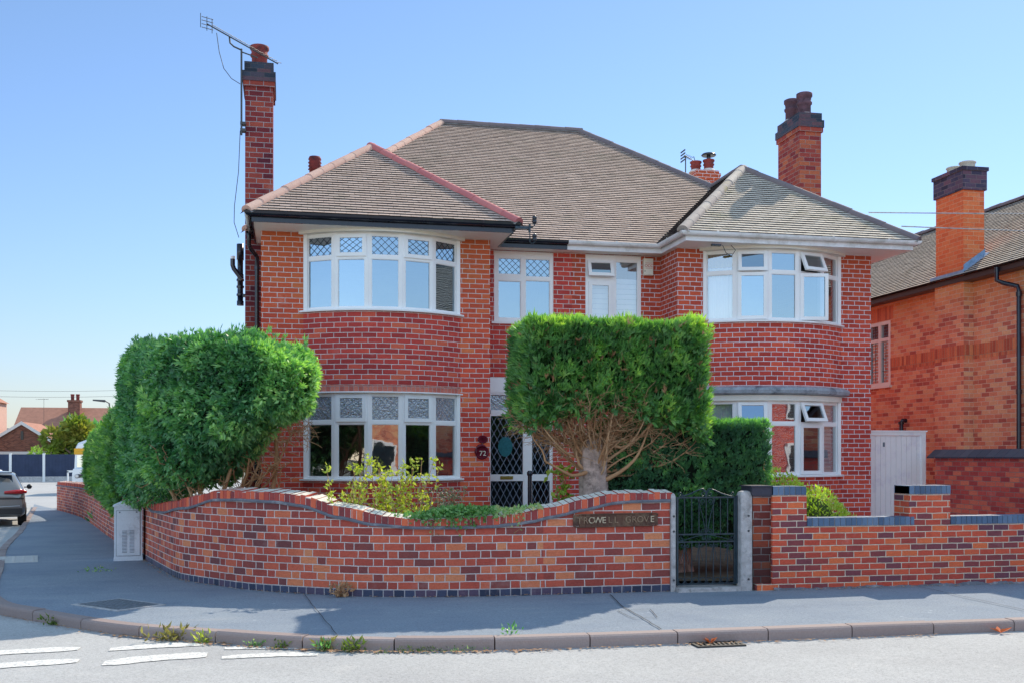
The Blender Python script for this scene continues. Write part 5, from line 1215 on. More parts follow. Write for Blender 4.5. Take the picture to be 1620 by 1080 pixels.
# ---- big side hedge: hull along a bent centre line
HC = resample([(-.2, 13.8), (-.65, 14.2), (-1.15, 14.95), (-1.66, 16.4), (-2.0, 17.7)], .05); HL = arcs(HC)
def hull_fronds(b, n, C, L, hw, zb, zt, size, tb, upness=.3, depth=.25, tfun=None, broad=False, gap=-.42, endb=0):
    """fronds over a round topped hedge; hw half width, zb/zt functions of arc length"""
    for _ in range(n):
        s = R.uniform(-hw, L[-1]+hw) if R.random() > endb else R.uniform(-hw, 1.6); c = at_arc(C, L, max(0, min(L[-1], s))); c2 = at_arc(C, L, min(L[-1], max(0, s)+.06)); c0 = at_arc(C, L, max(0, min(L[-1], s)-.06))
        tg = Vector((c2[0]-c0[0], c2[1]-c0[1])); tg.normalize(); sd = Vector((tg.y, -tg.x))
        z0, z1 = zb(s), zt(s); hh = (z1-z0)/2; zc = (z0+z1)/2
        over = s if s < 0 else (s-L[-1] if s > L[-1] else 0)
        hws = math.sqrt(max(.0, hw*hw-over*over))
        q_ = R.uniform(-1, 1); asp = hh/(hh+hws+.01)   # rounded box section
        ex, ez = (math.copysign(1, R.random()-.5), q_) if R.random() < asp else (q_, math.copysign(1, R.random()-.4))
        rr_ = 1/(abs(ex)**5+abs(ez)**5)**.2; ex *= rr_; ez *= rr_
        k = 1-depth*R.random()**1.7
        off_ = sd*(ex*hws*k)+tg*over
        hh2 = hh*math.sqrt(max(.05, 1-(over/hw)**2*.8))
        p = Vector((c[0]+off_.x, c[1]+off_.y, zc+ez*hh2*k)); 
        cn, cn2 = clump_noise(p, 2.0), clump_noise(p+Vector((7, 3, 1)), 5.5)
        if cn2 < gap: continue
        nrm = Vector((sd.x*ex+tg.x*over/hw, sd.y*ex+tg.y*over/hw, ez*.8)); nrm.normalize()
        p += nrm*(cn*.13+cn2*.06)
        t = tb+cn*.42+cn2*.40+R.uniform(-.22, .22)-(1-k)*1.7+(tfun(p) if tfun else 0)  # leaves further inside are tinted darker: occlusion shade put into the colour
        if broad:
            for _q in range(3): leaf(b, p+rnd_dir()*.05, (nrm*.5+rnd_dir()*.7+Vector((0, 0, -.25))).normalized(), size*R.uniform(.6, 1.2), size*.5, max(0, min(1, t+R.uniform(-.1, .1))))
        else: frond(b, p, (nrm*.7+Vector((0, 0, upness))+rnd_dir()*.65).normalized(), size*R.uniform(.65, 1.35), size*.2, t)
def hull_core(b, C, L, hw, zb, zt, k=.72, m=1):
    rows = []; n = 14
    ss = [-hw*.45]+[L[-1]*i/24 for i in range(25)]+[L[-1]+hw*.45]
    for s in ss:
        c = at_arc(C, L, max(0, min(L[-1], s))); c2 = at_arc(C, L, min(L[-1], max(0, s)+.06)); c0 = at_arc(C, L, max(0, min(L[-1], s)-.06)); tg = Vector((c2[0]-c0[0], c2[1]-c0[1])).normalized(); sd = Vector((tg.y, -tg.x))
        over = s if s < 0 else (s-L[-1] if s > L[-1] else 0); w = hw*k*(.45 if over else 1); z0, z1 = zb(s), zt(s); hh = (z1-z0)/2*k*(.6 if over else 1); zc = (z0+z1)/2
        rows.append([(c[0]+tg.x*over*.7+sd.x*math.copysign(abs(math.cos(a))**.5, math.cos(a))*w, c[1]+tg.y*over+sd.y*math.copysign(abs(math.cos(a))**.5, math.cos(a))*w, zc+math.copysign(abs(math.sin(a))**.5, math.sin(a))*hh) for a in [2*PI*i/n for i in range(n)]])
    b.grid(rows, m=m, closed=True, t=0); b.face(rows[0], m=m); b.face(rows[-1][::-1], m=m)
sh = thing('corner_hedge', 'big rounded evergreen shrub spilling over the curved wall at the street corner', 'hedge', (-1.0, 15.4, .1))
hzt = lambda s: 3.07+.12*smooth((s-1.5)/2)+.06*math.sin(s*2.3)+.05*math.sin(s*5.1+1)-(.12 if s < .3 else 0)
hzb = lambda s: (2.05-.75*min(1, max(0, s)/1.3)) if s < 1.3 else 1.30-.45*min(1, (s-1.3)/3)
b = MB(); hull_fronds(b, 15000, HC, HL, .52, hzb, hzt, .115, .44, .15, endb=.3, tfun=lambda p: .36 if p.x > -.35 else (.10 if p.z > 2.95 else 0), gap=-.5)  # right lobe and top tinted lighter: painted sun over paler new growth
hull_fronds(b, 9000, HC, HL, .54, hzb, hzt, .075, .48, .1, broad=True, endb=.35, tfun=lambda p: .40 if p.x > -.35 else 0)  # same painted sun on the lobe's broad leaves
for _ in range(260):     # stray shoots
    s_ = R.uniform(-.3, HL[-1]); c = at_arc(HC, HL, max(0, min(HL[-1], s_))); q = Vector((c[0]+R.uniform(-.45, .45), c[1]+R.uniform(-.5, .3), hzt(s_)-.06))
    for k in range(4): frond(b, q+Vector((R.uniform(-.03, .03), 0, .035*k)), (Vector((R.uniform(-.5, .5), R.uniform(-.4, .2), 1))).normalized(), R.uniform(.06, .12), .018, R.uniform(.3, .8), fans=4)
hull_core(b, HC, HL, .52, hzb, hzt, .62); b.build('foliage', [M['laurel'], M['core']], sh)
b = MB()
for p, q, r in (((-.95, 14.95, .1), (-1.25, 15.0, 1.65), .05), ((-1.0, 14.9, .1), (-.6, 14.7, 1.75), .045), ((-.9, 15.0, .3), (-.15, 14.6, 2.1), .04), ((-1.1, 15.0, .3), (-1.75, 15.3, 1.5), .045), ((-1.0, 15.0, .4), (-.3, 14.8, 1.7), .03), ((-.2, 14.75, .1), (-.16, 14.7, 2.2), .045), ((-1.05, 15, .5), (-1.5, 14.6, 1.5), .03), ((-.9, 14.9, .5), (-.45, 14.5, 1.9), .025), ((-.85, 14.85, .7), (-.1, 14.5, 1.5), .022), ((-.4, 14.7, 1.1), (.1, 14.5, 1.95), .018)):
    pts = limb(b, p, q, r, r*.45, .08, .08, 8, R.uniform(.4, .8), 7)
    for v in pts[4:]:
        for _ in range(5): limb(b, v, v+(rnd_dir()+Vector((0, 0, .3))).normalized()*R.uniform(.15, .45), .008, .003, 0, .04, 4, R.uniform(.3, .9), 4)
for _ in range(150):
    v = Vector((R.uniform(-.2, .35), R.uniform(14.2, 14.8), R.uniform(1.8, 2.25))); limb(b, v, v+(rnd_dir()+Vector((.2, 0, -.2))).normalized()*R.uniform(.1, .3), .004, .002, 0, .02, 3, R.uniform(.4, 1), 4)
b.build('branches', M['twig'], sh)
# ---- long clipped hedge running back along the side street
SC_ = resample([(-2.5, 19.7), (-3.85, 26.5), (-5.15, 32.6)], .2); SL = arcs(SC_)
lh = thing('long_hedge', 'long dark conifer hedge running back along the side street wall', 'hedge', (-4, 26.5, -.1))
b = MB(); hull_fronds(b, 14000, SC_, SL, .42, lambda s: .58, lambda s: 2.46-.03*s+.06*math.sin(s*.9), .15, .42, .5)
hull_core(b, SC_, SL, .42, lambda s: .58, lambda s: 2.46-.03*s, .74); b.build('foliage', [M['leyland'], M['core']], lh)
# ---- lime bush right of the gate
lb = thing('golden_bush', 'bright yellow green leafy bush behind the low right wall', 'bush', (7.1, 13.9, .1))
b = MB()
for cx_, cy_, cz_, rx, ry, rz, n in ((6.75, 14.0, .75, .45, .5, .66, 2300), (7.2, 13.9, .6, .5, .5, .62, 2300), (7.5, 13.85, .45, .34, .4, .52, 1300)):
    for _ in range(n):
        d = rnd_dir(); k = 1-.3*R.random()**1.5; p = Vector((cx_+d.x*rx*k, cy_+d.y*ry*k, cz_+d.z*rz*k)); c = clump_noise(p, 4)
        leaf(b, p+d*c*.07, (d*.5+rnd_dir()*.6+Vector((0, 0, .35))).normalized(), R.uniform(.04, .085), R.uniform(.02, .034), max(0, min(1, .45+c*.5+R.uniform(-.2, .25)+d.z*.15)))
    rows = [[(cx_+rx*.72*math.cos(a)*math.sin(q), cy_+ry*.72*math.sin(a)*math.sin(q), cz_+rz*.72*math.cos(q)) for a in [2*PI*i/12 for i in range(12)]] for q in [PI*j/8 for j in range(9)]]
    b.grid(rows, m=1, closed=True)
b.build('foliage', [M['lime'], plain('lime_core', (.06, .09, .02), 1)], lb)
# ---- rose bush, grey shrub, ivy and foxy leaves by the trunk
def stem_bush(name, label, cat, x0, x1, y0, y1, h, nst, mat, lsize, lpn, loc, tr=(.2, .9), arch=.25, zb=.1):
    t_ = thing(name, label, cat, loc); b = MB(); f = MB()
    for _ in range(nst):
        x, y = R.uniform(x0, x1), R.uniform(y0, y1); hh = h*R.uniform(.55, 1.0); dx = R.uniform(-arch, arch)
        pts = [Vector((x+dx*(i/7)**1.6+.02*math.sin(i+x*9), y-.1*(i/7)**2, zb+hh*i/7)) for i in range(8)]; b.tube(pts, [.008-.0007*i for i in range(8)], 5, t=.7)
        for i in range(2, 8):
            for _ in range(lpn):
                p = pts[i]+rnd_dir()*.05; leaf(f, p, (rnd_dir()+Vector((0, 0, .2))).normalized(), lsize*R.uniform(.6, 1.3), lsize*.55, R.uniform(*tr))
    b.build('stems', M['twig'], t_); f.build('foliage', mat, t_); return t_
stem_bush('rose_bush', 'leggy yellow green rose bush in front of the lower left bay', 'bush', .66, 1.62, 12.75, 13.15, 1.5, 50, M['rose_leaf'], .058, 11, (1.15, 12.95, .1))
stem_bush('grey_shrub', 'low grey green shrub right of the rose bush under the lower left bay', 'shrub', 1.65, 2.1, 13.0, 13.5, 1.12, 55, plain('grey_leaf', (.24, .27, .17), .7, var=.4, scale=30), .04, 16, (1.9, 13.25, .1), arch=.1)
iv = thing('ivy', 'ivy spilling over the dip of the curved wall coping', 'ivy', (2.0, 12.3, .85))
f = MB(); b = MB()
for _ in range(1700):
    x = R.gauss(1.95, .28) if R.random() < .7 else R.uniform(1.35, 2.95); x = max(1.2, min(3.0, x)); s_ = near_arc(wall_path, WPL, (x, 12.2)); A = at_arc(wall_path, WPL, s_)
    dens = math.exp(-((x-1.95)/.5)**2); o = R.uniform(-.05, .3); z = zt(s_)+R.uniform(.0, .03+.09*dens)
    if o < .0: z -= R.uniform(0, .16)*dens
    leaf(f, Vector((x, A[1]+o, z)), (rnd_dir()+Vector((0, -.3, .5))).normalized(), R.uniform(.03, .06), .04, max(0, min(1, R.uniform(.1, .62)+(.45 if x > 2.35 else 0))))
for k in range(8):
    x = R.uniform(1.6, 2.9); s_ = near_arc(wall_path, WPL, (x, 12.2)); A = at_arc(wall_path, WPL, s_); z = zt(s_)
    pts = [Vector((x+.02*i*R.uniform(-1, 1), A[1]-.02-.01*(i > 1), z+.02-.05*i)) for i in range(R.randint(3, 6))]; b = MB(); b.tube(pts, .003, 4, t=.3); b.build('stem', M['twig'], iv)
    for p in pts: leaf(f, p, (rnd_dir()+Vector((0, -.6, 0))).normalized(), .035, .03, R.uniform(.4, 1))
f.build('foliage', M['ivy'], iv)
sv = thing('sapling', 'young bright leaved sapling growing beside the topiary trunk', 'plant', (3.5, 13.2, .1)); f = MB(); b = MB()
for k in range(5):
    x = 3.36+R.uniform(-.06, .14); pts = [Vector((x+.03*math.sin(i*1.3+k), 13.25+.02*i, .2+.24*i)) for i in range(6)]; b.tube(pts, .008, 5, t=.3)
    for p in pts[2:]:
        for _ in range(7): leaf(f, p+rnd_dir()*.09, (rnd_dir()+Vector((0, -.3, -.1))).normalized(), R.uniform(.07, .12), .06, R.uniform(.0, .75))
f.build('foliage', M['lime'], sv); b.build('stems', M['twig'], sv)
# ---- weeds in the gutter and at the wall foot
def weed(x, y, h, n, mat, label, spread=.07, z=None, lw=.35):
    z = (GZ(y)-.092) if z is None else z
    t_ = thing('weed', label, 'weed', (x, y, z), 'weeds in the gutter and paving'); f = MB()
    for _ in range(n):
        d = (rnd_dir()*.7+Vector((0, 0, .9))).normalized(); p = Vector((x+R.gauss(0, spread), y+R.gauss(0, .02), z)); q = p+d*h*R.uniform(.2, .9)
        leaf(f, q if R.random() < .6 else p, (d+rnd_dir()*.6).normalized(), h*R.uniform(.35, .7), h*lw*.6, R.uniform(.1, .9))
    f.build('leaves', mat, t_)
def kerb_pt(x): 
    q = min(kp, key=lambda p: abs(p[0]-x)+(0 if p[1] < 13 else 99)); return q[0]+.02, q[1]-.07
for x, h, n, m_, l, sp in ((-1.03, .14, 80, 'weed_dry', 'tall straw weed in the gutter at the left of the lit kerb', .10), (-.70, .10, 50, 'rose_leaf', 'small yellowish weed beside the tall straw weed', .04), (-2.35, .10, 60, 'weed_leaf', 'dark green weed at the far left kerb', .05), (-.30, .07, 40, 'ivy', 'small dry weed below the lit strip of kerb', .05), (-.02, .08, 40, 'weed_leaf', 'small green weed at a kerb joint right of the lit strip', .03),
        (.25, .12, 45, 'weed_dry', 'straw coloured grass weed where the shadow crosses the kerb', .04), (.36, .10, 50, 'laurel', 'low bright green weed tucked beside the straw grass', .03), (.58, .12, 60, 'weed_leaf', 'clump of dandelion leaves at the second shaded kerb stone', .04), (1.02, .05, 120, 'weed_leaf', 'mat of low green weeds along the shaded kerb', .17), (1.5, .045, 60, 'ivy', 'thin dry weeds near the middle of the shaded kerb', .14)):
    x_, y_ = kerb_pt(x); weed(x_, y_, h, n, M[m_], l, sp)
weed(2.0, 9.50, .09, 30, M['laurel'], 'tiny grass tuft on the pavement edge in the shade', .04, .01)
weed(.60, 12.42, .16, 70, M['twig'], 'dry brown weed at the foot of the curved wall', .05, .005)
weed(-4.6, 30.0, .35, 150, M['laurel'], 'leafy weed at the foot of the side street wall', .15, -.19)
weed(-2.55, 15.9, .08, 40, M['ivy'], 'low weed on the pavement below the utility cabinet', .10, .0)

b = MB()
for _ in range(900):
    x = R.choice([R.uniform(-1.6, 2.2), R.uniform(-3, 6)]); x_, y_ = kerb_pt(x); y_ -= abs(R.gauss(0, .05)); a = R.uniform(0, 6.3); s = R.uniform(.006, .02); x_ += R.uniform(-.07, .07); z = -.085+R.uniform(0, .006)
    b.face([(x_+s*math.cos(a+k), y_+s*math.sin(a+k), z+R.uniform(0, .006)) for k in (0, 1.7, 3.2, 4.6)], t=R.random())
for _ in range(700):
    s_ = R.uniform(near_arc(wall_path, WPL, (-2.3, 18.4)), WPL[-1]+5); A = at_arc(wall_path, WPL, s_) if s_ < WPL[-1] else (4.5+s_-WPL[-1]+1.2, 11.95); n_ = wnorm(min(s_, WPL[-1])); o_ = -.012-abs(R.gauss(0, .05)); x_, y_ = A[0]+n_.x*o_, A[1]+n_.y*o_; a = R.uniform(0, 6.3); s = R.uniform(.005, .018); z = .016+GZ(y_)
    b.face([(x_+s*math.cos(a+k), y_+s*math.sin(a+k), z+R.uniform(0, .006)) for k in (0, 1.7, 3.2, 4.6)], t=R.random())
gd = b.build('gutter_debris', M['twig']); tag(gd, 'dry leaf crumbs and grit lying in the gutter along the kerb', 'debris', kind='stuff')
# ------------------------------------------------------------------ down the side street
def car(name, label, loc, rz, mat, estate=True):
    c = thing(name, label, 'car', (0, 0, 0))
    W2 = .90; L = 4.45
    # stations from the tail (y=0) forward: y, sill z, belt z, roof z, belt half width, roof half width
    st = [(0.0, .42, .80, .82, .80, .70), (.05, .32, .92, .95, .85, .68), (.18, .26, .98, 1.12, .875, .64), (.48, .24, .99, 1.40, .885, .60), (.80, .24, .99, 1.46, .89, .60), (1.6, .24, .97, 1.485, .895, .61), (2.3, .24, .95, 1.46, .895, .60), (2.75, .24, .94, 1.28, .895, .62), (3.2, .25, .92, .98, .89, .70), (3.7, .27, .86, .88, .87, .70), (4.2, .32, .72, .74, .80, .62), (4.4, .40, .60, .62, .66, .5)]
    def sec(s):
        y, zs, zb, zr, wb, wr = s
        half = [(wb*.86, zs), (wb*.985, zs+.08), (wb, (zs+zb)*.5), (wb*.975, zb-.06), (wb*.95, zb), (wr+(wb*.95-wr)*.45, zb+(zr-zb)*.55), (wr+.02, zr-.06), (wr*.8, zr-.01), (wr*.4, zr+.005)]
        return [(x, y, z) for x, z in half]+[(-x, y, z) for x, z in half[::-1]]
    b = MB(); rows = [sec(s) for s in st]; b.grid(rows, closed=True); b.face(rows[0][::-1]); b.face(rows[-1]); b.build('body', mat, c)
    b = MB()    # glazing, trim and lamps stand a few mm proud
    def P(y, z, x): return (x, y, z)
    b.face([(-.60, .165, 1.03), (.60, .165, 1.03), (.545, .445, 1.385), (-.545, .445, 1.385)]); b.build('rear_window', M['car_glass'], c)
    for s in (1, -1):
        b = MB(); q = [(s*.868, .62, 1.02), (s*.872, 2.55, .99), (s*.70, 2.5, 1.31), (s*.645, 1.9, 1.42), (s*.65, .95, 1.40)]; b.face(q if s > 0 else q[::-1]); b.build('side_window', M['car_glass'], c)
        b = MB(); b.tube([(s*.885, .14, .93), (s*.80, .045, .945), (s*.62, .015, .94), (s*.36, .005, .93)], [.045, .06, .055, .03], 10); b.build('tail_lamp', M['tail'], c)
        b = MB(); b.lathe([(.0, 0), (.05, .02), (.075, .08), (.06, .16), (.0, .2)], (0, 0, 0), 12, cap=False); b.v = [(s*(.93+z*.75), 2.30+x*.7, 1.02+y*1.0) for x, y, z in b.v]; b.box(min(s*.86, s*.95), max(s*.86, s*.95), 2.28, 2.34, .99, 1.02); b.build('door_mirror', M['car_dark'], c)
        for y in (.78, 3.42):
            w = MB(); w.X = Matrix.Translation((s*.80, y, .32)) @ Matrix.Rotation(PI/2*s, 4, 'Y'); w.lathe([(.2, -.10), (.30, -.11), (.32, -.08), (.32, .08), (.30, .105), (.22, .11), (.21, .09)], n=28); wo = w.build('wheel', M['rubber'], c)
            w = MB(); w.X = Matrix.Translation((s*.80, y, .32)) @ Matrix.Rotation(PI/2*s, 4, 'Y'); w.lathe([(.0, .08), (.06, .10), (.07, .09), (.2, .085), (.215, .10), (.215, .07)], n=20, cap=False)
            for k in range(5):
                a = 2*PI*k/5; w.tube([(.05*math.cos(a), .05*math.sin(a), .10), (.2*math.cos(a), .2*math.sin(a), .095)], .025, 6)
            w.build('rim', M['alloy'], wo)
    b = MB(); b.box(-.80, .80, -.035, .10, .34, .50); b.box(-.72, .72, -.045, -.03, .36, .40); b.build('bumper', M['car_dark'], c)
    b = MB(); b.box(-.84, .84, -.02, .03, .74, .78); b.box(-.55, .55, .30, .50, 1.44, 1.465); b.build('trim', M['car_dark'], c)
    b = MB(); b.tube([(-.74, -.03, .56), (-.2, -.05, .54), (.2, -.05, .54), (.74, -.03, .56)], .014, 6); b.build('chrome_strip', M['alloy'], c)
    c.location = loc; c.rotation_euler = (0, 0, rz); return c
car('parked_car', 'silver grey hatchback parked at the kerb at the left edge, its red tail lamp showing', (-7.75, 31.0, -.295), rad(13), M['car_silver'])
car('parked_car', 'white car parked in front of the silver hatchback', (-9.75, 38.0, -.295), rad(14), M['car_white'])
# van coming out of the side street
v = thing('camper_van', 'white van with a yellow band standing beyond the long hedge', 'van', (-9.6, 55.8, -.32))
b = MB(); rows = []
for y, wf, zt_ in ((55.6, .93, 1.25), (55.62, .97, 1.28), (56.2, .98, 1.35), (56.25, .95, 2.25), (56.4, .98, 2.35), (58.5, 1.0, 2.4), (60.0, .98, 2.35)):
    rows.append([(-9.2+x*wf, y, z-.32) for x, z in ((1, .45), (1, zt_-.25), (.96, zt_), (.85, zt_+.22 if zt_ > 2 else zt_+.02), (.4, zt_+.40 if zt_ > 2 else zt_+.03), (-.4, zt_+.40 if zt_ > 2 else zt_+.03), (-.85, zt_+.22 if zt_ > 2 else zt_+.02), (-.96, zt_), (-1, zt_-.25), (-1, .45))])
b.grid(rows, closed=True, sm=False); b.face(rows[0][::-1]); b.face(rows[-1]); b.build('body', M['car_white'], v)
b = MB(); b.box(-10.18, -8.22, 56.18, 56.25, 1.68, 1.98); b.build('yellow_band', M['yellow'], v)
b = MB(); b.face([(-10.05, 56.19, .98), (-8.35, 56.19, .98), (-8.35, 56.21, 1.66), (-10.05, 56.21, 1.66)]); b.build('windscreen', glass('van_glass', .5, (.3, .35, .4)), v)
b = MB(); b.box(-10.2, -8.2, 55.5, 55.62, .02, .26); b.box(-9.9, -8.5, 55.57, 55.6, .55, .72, m=1); b.build('bumper', [M['car_dark'], M['car_dark']], v)
for x in (-9.95, -8.45):
    b = MB(); b.X = Matrix.Translation((x, 55.6, .62)) @ FRONT; b.lathe([(.10, 0), (.10, .03), (.07, .05)], n=14); b.build('headlight', M['alloy'], v)
    for y in (56.3, 59.2):
        b = MB(); b.X = Matrix.Translation((x, y, .02)) @ Matrix.Rotation(PI/2, 4, 'Y'); b.lathe([(.34, -.11), (.34, .11)], n=22); b.build('wheel', M['rubber'], v)
# far side of the cross road: fence, barrier, houses, tree
FY = 84.0
fe = thing('panel_fence', 'long dark blue panel fence with white concrete posts across the far road', 'fence', (-17, FY, -.3))
posts = [-24.6, -22.1, -19.58, -17.3, -15.0, -12.7]
for a, c_ in zip(posts, posts[1:]):
    b = MB(); b.box(a+.09, c_-.09, FY, FY+.05, .10, 1.72)
    for k in range(9): b.box(a+.12+k*(c_-a-.3)/9, a+.14+k*(c_-a-.3)/9, FY-.012, FY, .12, 1.70)
    b.build('fence_panel', M['fence_blue'], fe)
    b = MB(); b.box(a+.09, c_-.09, FY-.02, FY+.07, -.36, .10); b.build('gravel_board', M['concrete'], fe)
for a in posts: b = MB(); b.box(a-.09, a+.09, FY-.05, FY+.09, -.36, 1.80); b.build('post', M['white_paint'], fe)
b = MB()
for x in (-14.9, -12.9): b.box(x-.05, x+.05, 79.9, 80.0, -.33, .55)
b.box(-14.95, -12.85, 79.9, 80.0, .45, .60)
single(b, 'low_barrier', M['white_paint'], 'low white rail barrier in front of the far blue fence', 'barrier', (-13.9, 80, -.32))
def gable(name, label, x0, x1, y0, y1, ze, zr, wallm, roofm, chim=None, verge=True, windows=True, axis='y'):
    h = thing(name, label, 'house', ((x0+x1)/2, y0, -.3)); xm = (x0+x1)/2; b = MB()
    if axis == 'y':
        b.face([(x0, y0, -.4), (x1, y0, -.4), (x1, y0, ze), (xm, y0, zr), (x0, y0, ze)]); b.box(x0, x1, y0+.01, y1, -.4, ze, skip='tf')
        b.build('wall', wallm, h); b = MB(); o = .25
        for s, xa in ((1, x0), (-1, x1)):
            q = [(xa-s*o, y0-o, ze-.12), (xm, y0-o, zr+.06), (xm, y1, zr+.06), (xa-s*o, y1, ze-.12)]; b.face(q if s < 0 else q[::-1])
        r = b.build('roof', roofm, h)
        if verge:
            b = MB()
            for s, xa in ((1, x0), (-1, x1)): b.face([(xa-s*o, y0-o-.02, ze-.38), (xm, y0-o-.02, zr-.18), (xm, y0-o-.02, zr+.1), (xa-s*o, y0-o-.02, ze-.08)])
            b.build('barge_board', M['white_paint'], r)
    else:
        ym = (y0+y1)/2; b.box(x0, x1, y0, y1, -.4, ze, skip='t'); b.face([(x0, y1, ze), (x0, y0, ze), (x0, ym, zr)]); b.face([(x1, y0, ze), (x1, y1, ze), (x1, ym, zr)]); b.build('wall', wallm, h)
        b = MB(); b.face([(x0-.2, y0-.3, ze-.1), (x1+.2, y0-.3, ze-.1), (x1+.2, ym, zr), (x0-.2, ym, zr)]); b.face([(x1+.2, y1+.3, ze-.1), (x0-.2, y1+.3, ze-.1), (x0-.2, ym, zr), (x1+.2, ym, zr)]); b.build('roof', roofm, h)
    if chim:
        cx_, cy_, w, z0, z1 = chim; b = MB(); b.box(cx_-w, cx_+w, cy_-w, cy_+w, z0, z1); b.box(cx_-w-.08, cx_+w+.08, cy_-w-.08, cy_+w+.08, z1, z1+.2); c_ = b.build('chimney', M['brick_far'], h)
        b = MB(); pot(b, cx_-w*.4, cy_, z1+.2, .6, .16); pot(b, cx_+w*.5, cy_, z1+.2, .6, .16); b.build('chimney_pot', M['terracotta'], c_)
    return h
g_ = gable('garage', 'low brown brick garage with white barge boards behind the far fence', -24.6, -17.0, 93, 100, 1.9, 4.3, M['brick_far'], M['tile_far'])
b = MB(); b.box(-22.3, -19.2, 92.94, 92.99, -.3, 1.55); b.build('garage_door', M['gate_white'], g_); b = MB(); b.box(-22.6, -18.8, 92.9, 92.99, 1.6, 1.95); b.build('lintel', M['white_paint'], g_)
b = MB(); b.box(-20.9, -20.7, 92.95, 92.99, 2.9, 3.6); b.build('gable_vent', M['car_dark'], g_)
h2 = gable('far_house', 'distant house with a broad red tiled roof and brick stack', -25.4, -15.0, 108, 120, 2.4, 6.4, M['brick_far'], M['tile_far'], (-20.4, 113, .55, 4.5, 6.9), axis='x')
for x in (-23.5, -20.5, -17.5): b = MB(); b.box(x-.7, x+.7, 107.9, 107.99, .7, 1.9); b.build('window', M['car_glass'], h2)
h3 = gable('pink_house', 'pale pink rendered house cut off by the left edge of the picture', -34, -23.6, 88, 100, 6.2, 9.4, M['pink_render'], M['tile_far'], verge=False)
b = MB(); b.tube([(-23.9, 87.93, -.2), (-23.9, 87.93, 7.2)], .18, 8); b.lathe([(.3, 3.2), (.3, 3.6)], (-23.9, 87.93, 0), 8); b.lathe([(.22, 6.9), (.3, 7.2), (.22, 7.6)], (-23.9, 87.93, 0), 8); b.build('pipe_stack', M['terracotta'], h3)
b = MB(); b.box(-26.5, -25, 87.93, 87.99, 3.6, 5.2); b.build('window', M['car_glass'], h3)
h4 = gable('slate_house', 'grey slate roofed house between the pink house and the red roof', -30, -19, 112, 122, 2.8, 4.4, M['brick_far'], M['slate'], axis='x')
b = MB(); b.box(-24, -23, 111.9, 111.99, .8, 2); b.build('window', M['car_glass'], h4)
def far_tree(name, label, cat, x, y, r, h, mat, n=1500, lob=9, size=.55, zb=.8, group=None):
    t_ = thing(name, label, cat, (x, y, -.3), group); b = MB()
    L = [(Vector((R.uniform(-r, r)*.75, R.uniform(-r, r)*.6, R.uniform(zb+h*.25, h*.8))), R.uniform(.35, .55)*r) for _ in range(lob)]
    for _ in range(n):
        c_, q = R.choice(L); d = rnd_dir(); p = Vector((x, y, 0))+c_+d*q*(1-.35*R.random()**1.5); cn = clump_noise(p, .8)
        leaf(b, p, (d+rnd_dir()*.7).normalized(), size*R.uniform(.5, 1.2), size*.55, max(0, min(1, .45+cn*.5+d.z*.2+R.uniform(-.2, .2))))
    b.build('crown', mat, t_); b = MB(); b.tube([(x, y, -.4), (x+.1, y, h*.35), (x, y, h*.7)], [.18, .13, .05], 8)
    for c_, q in L[:6]: b.tube([(x, y, h*.35), Vector((x, y, 0))+c_], [.08, .03], 6)
    b.build('trunk', M['bark'], t_)
far_tree('garden_tree', 'yellow and green tree beside the far red roof', 'tree', -16.0, 88.5, 1.9, 4.6, M['autumn'], 2200)
far_tree('garden_tree', 'green tree standing behind the white van', 'tree', -14.6, 90, 2.2, 5.2, M['laurel'], 2200)
far_tree('flowering_shrub', 'orange flowered shrub at the left end of the far fence', 'shrub', -23.6, 86.5, 1.3, 2.9, M['autumn'], 700, 6, .35)
far_tree('flowering_shrub', 'pale flowering shrub peeping over the fence in front of the garage', 'shrub', -17.8, 86.8, .9, 2.5, M['lime'], 400, 5, .3)
b = MB(); b.tube([(-12.1, 80, -.3), (-12.1, 80, 4.4), (-12.15, 79.9, 5.3), (-12.4, 79.8, 5.45)], [.07, .06, .05, .04], 8); b.tube([(-12.4, 79.8, 5.45), (-13.2, 79.6, 5.5)], [.09, .05], 8)
lp = single(b, 'street_lamp', M['steel'], 'grey street lamp whose head shows above the long hedge', 'street lamp', (-12.1, 80, -.3))
for z, l in ((7.6, 'thin overhead wire above the far roofs, the upper of two'), (7.1, 'thin overhead wire above the far roofs, the lower of two')):
    b = MB(); b.tube([(-36+2.4*i, 98, z-.5*math.sin(PI*i/12)) for i in range(13)], .011, 4); single(b, 'overhead_wire', M['steel'], l, 'wire', (-36, 98, z))
b = MB(); b.tube([(-20.6, 100, 3), (-20.6, 100, 6.6)], .014, 5); b.tube([(-21.1, 100, 6.52), (-20.2, 100, 6.55)], .014, 5)
for k in range(5): b.tube([(-21.2+k*.2, 99.7, 6.53), (-21.2+k*.2, 100.3, 6.53)], .01, 4)
single(b, 'distant_aerial', M['steel'], 'distant television aerial on a pole over the garage roof', 'aerial', (-20.6, 100, 3))
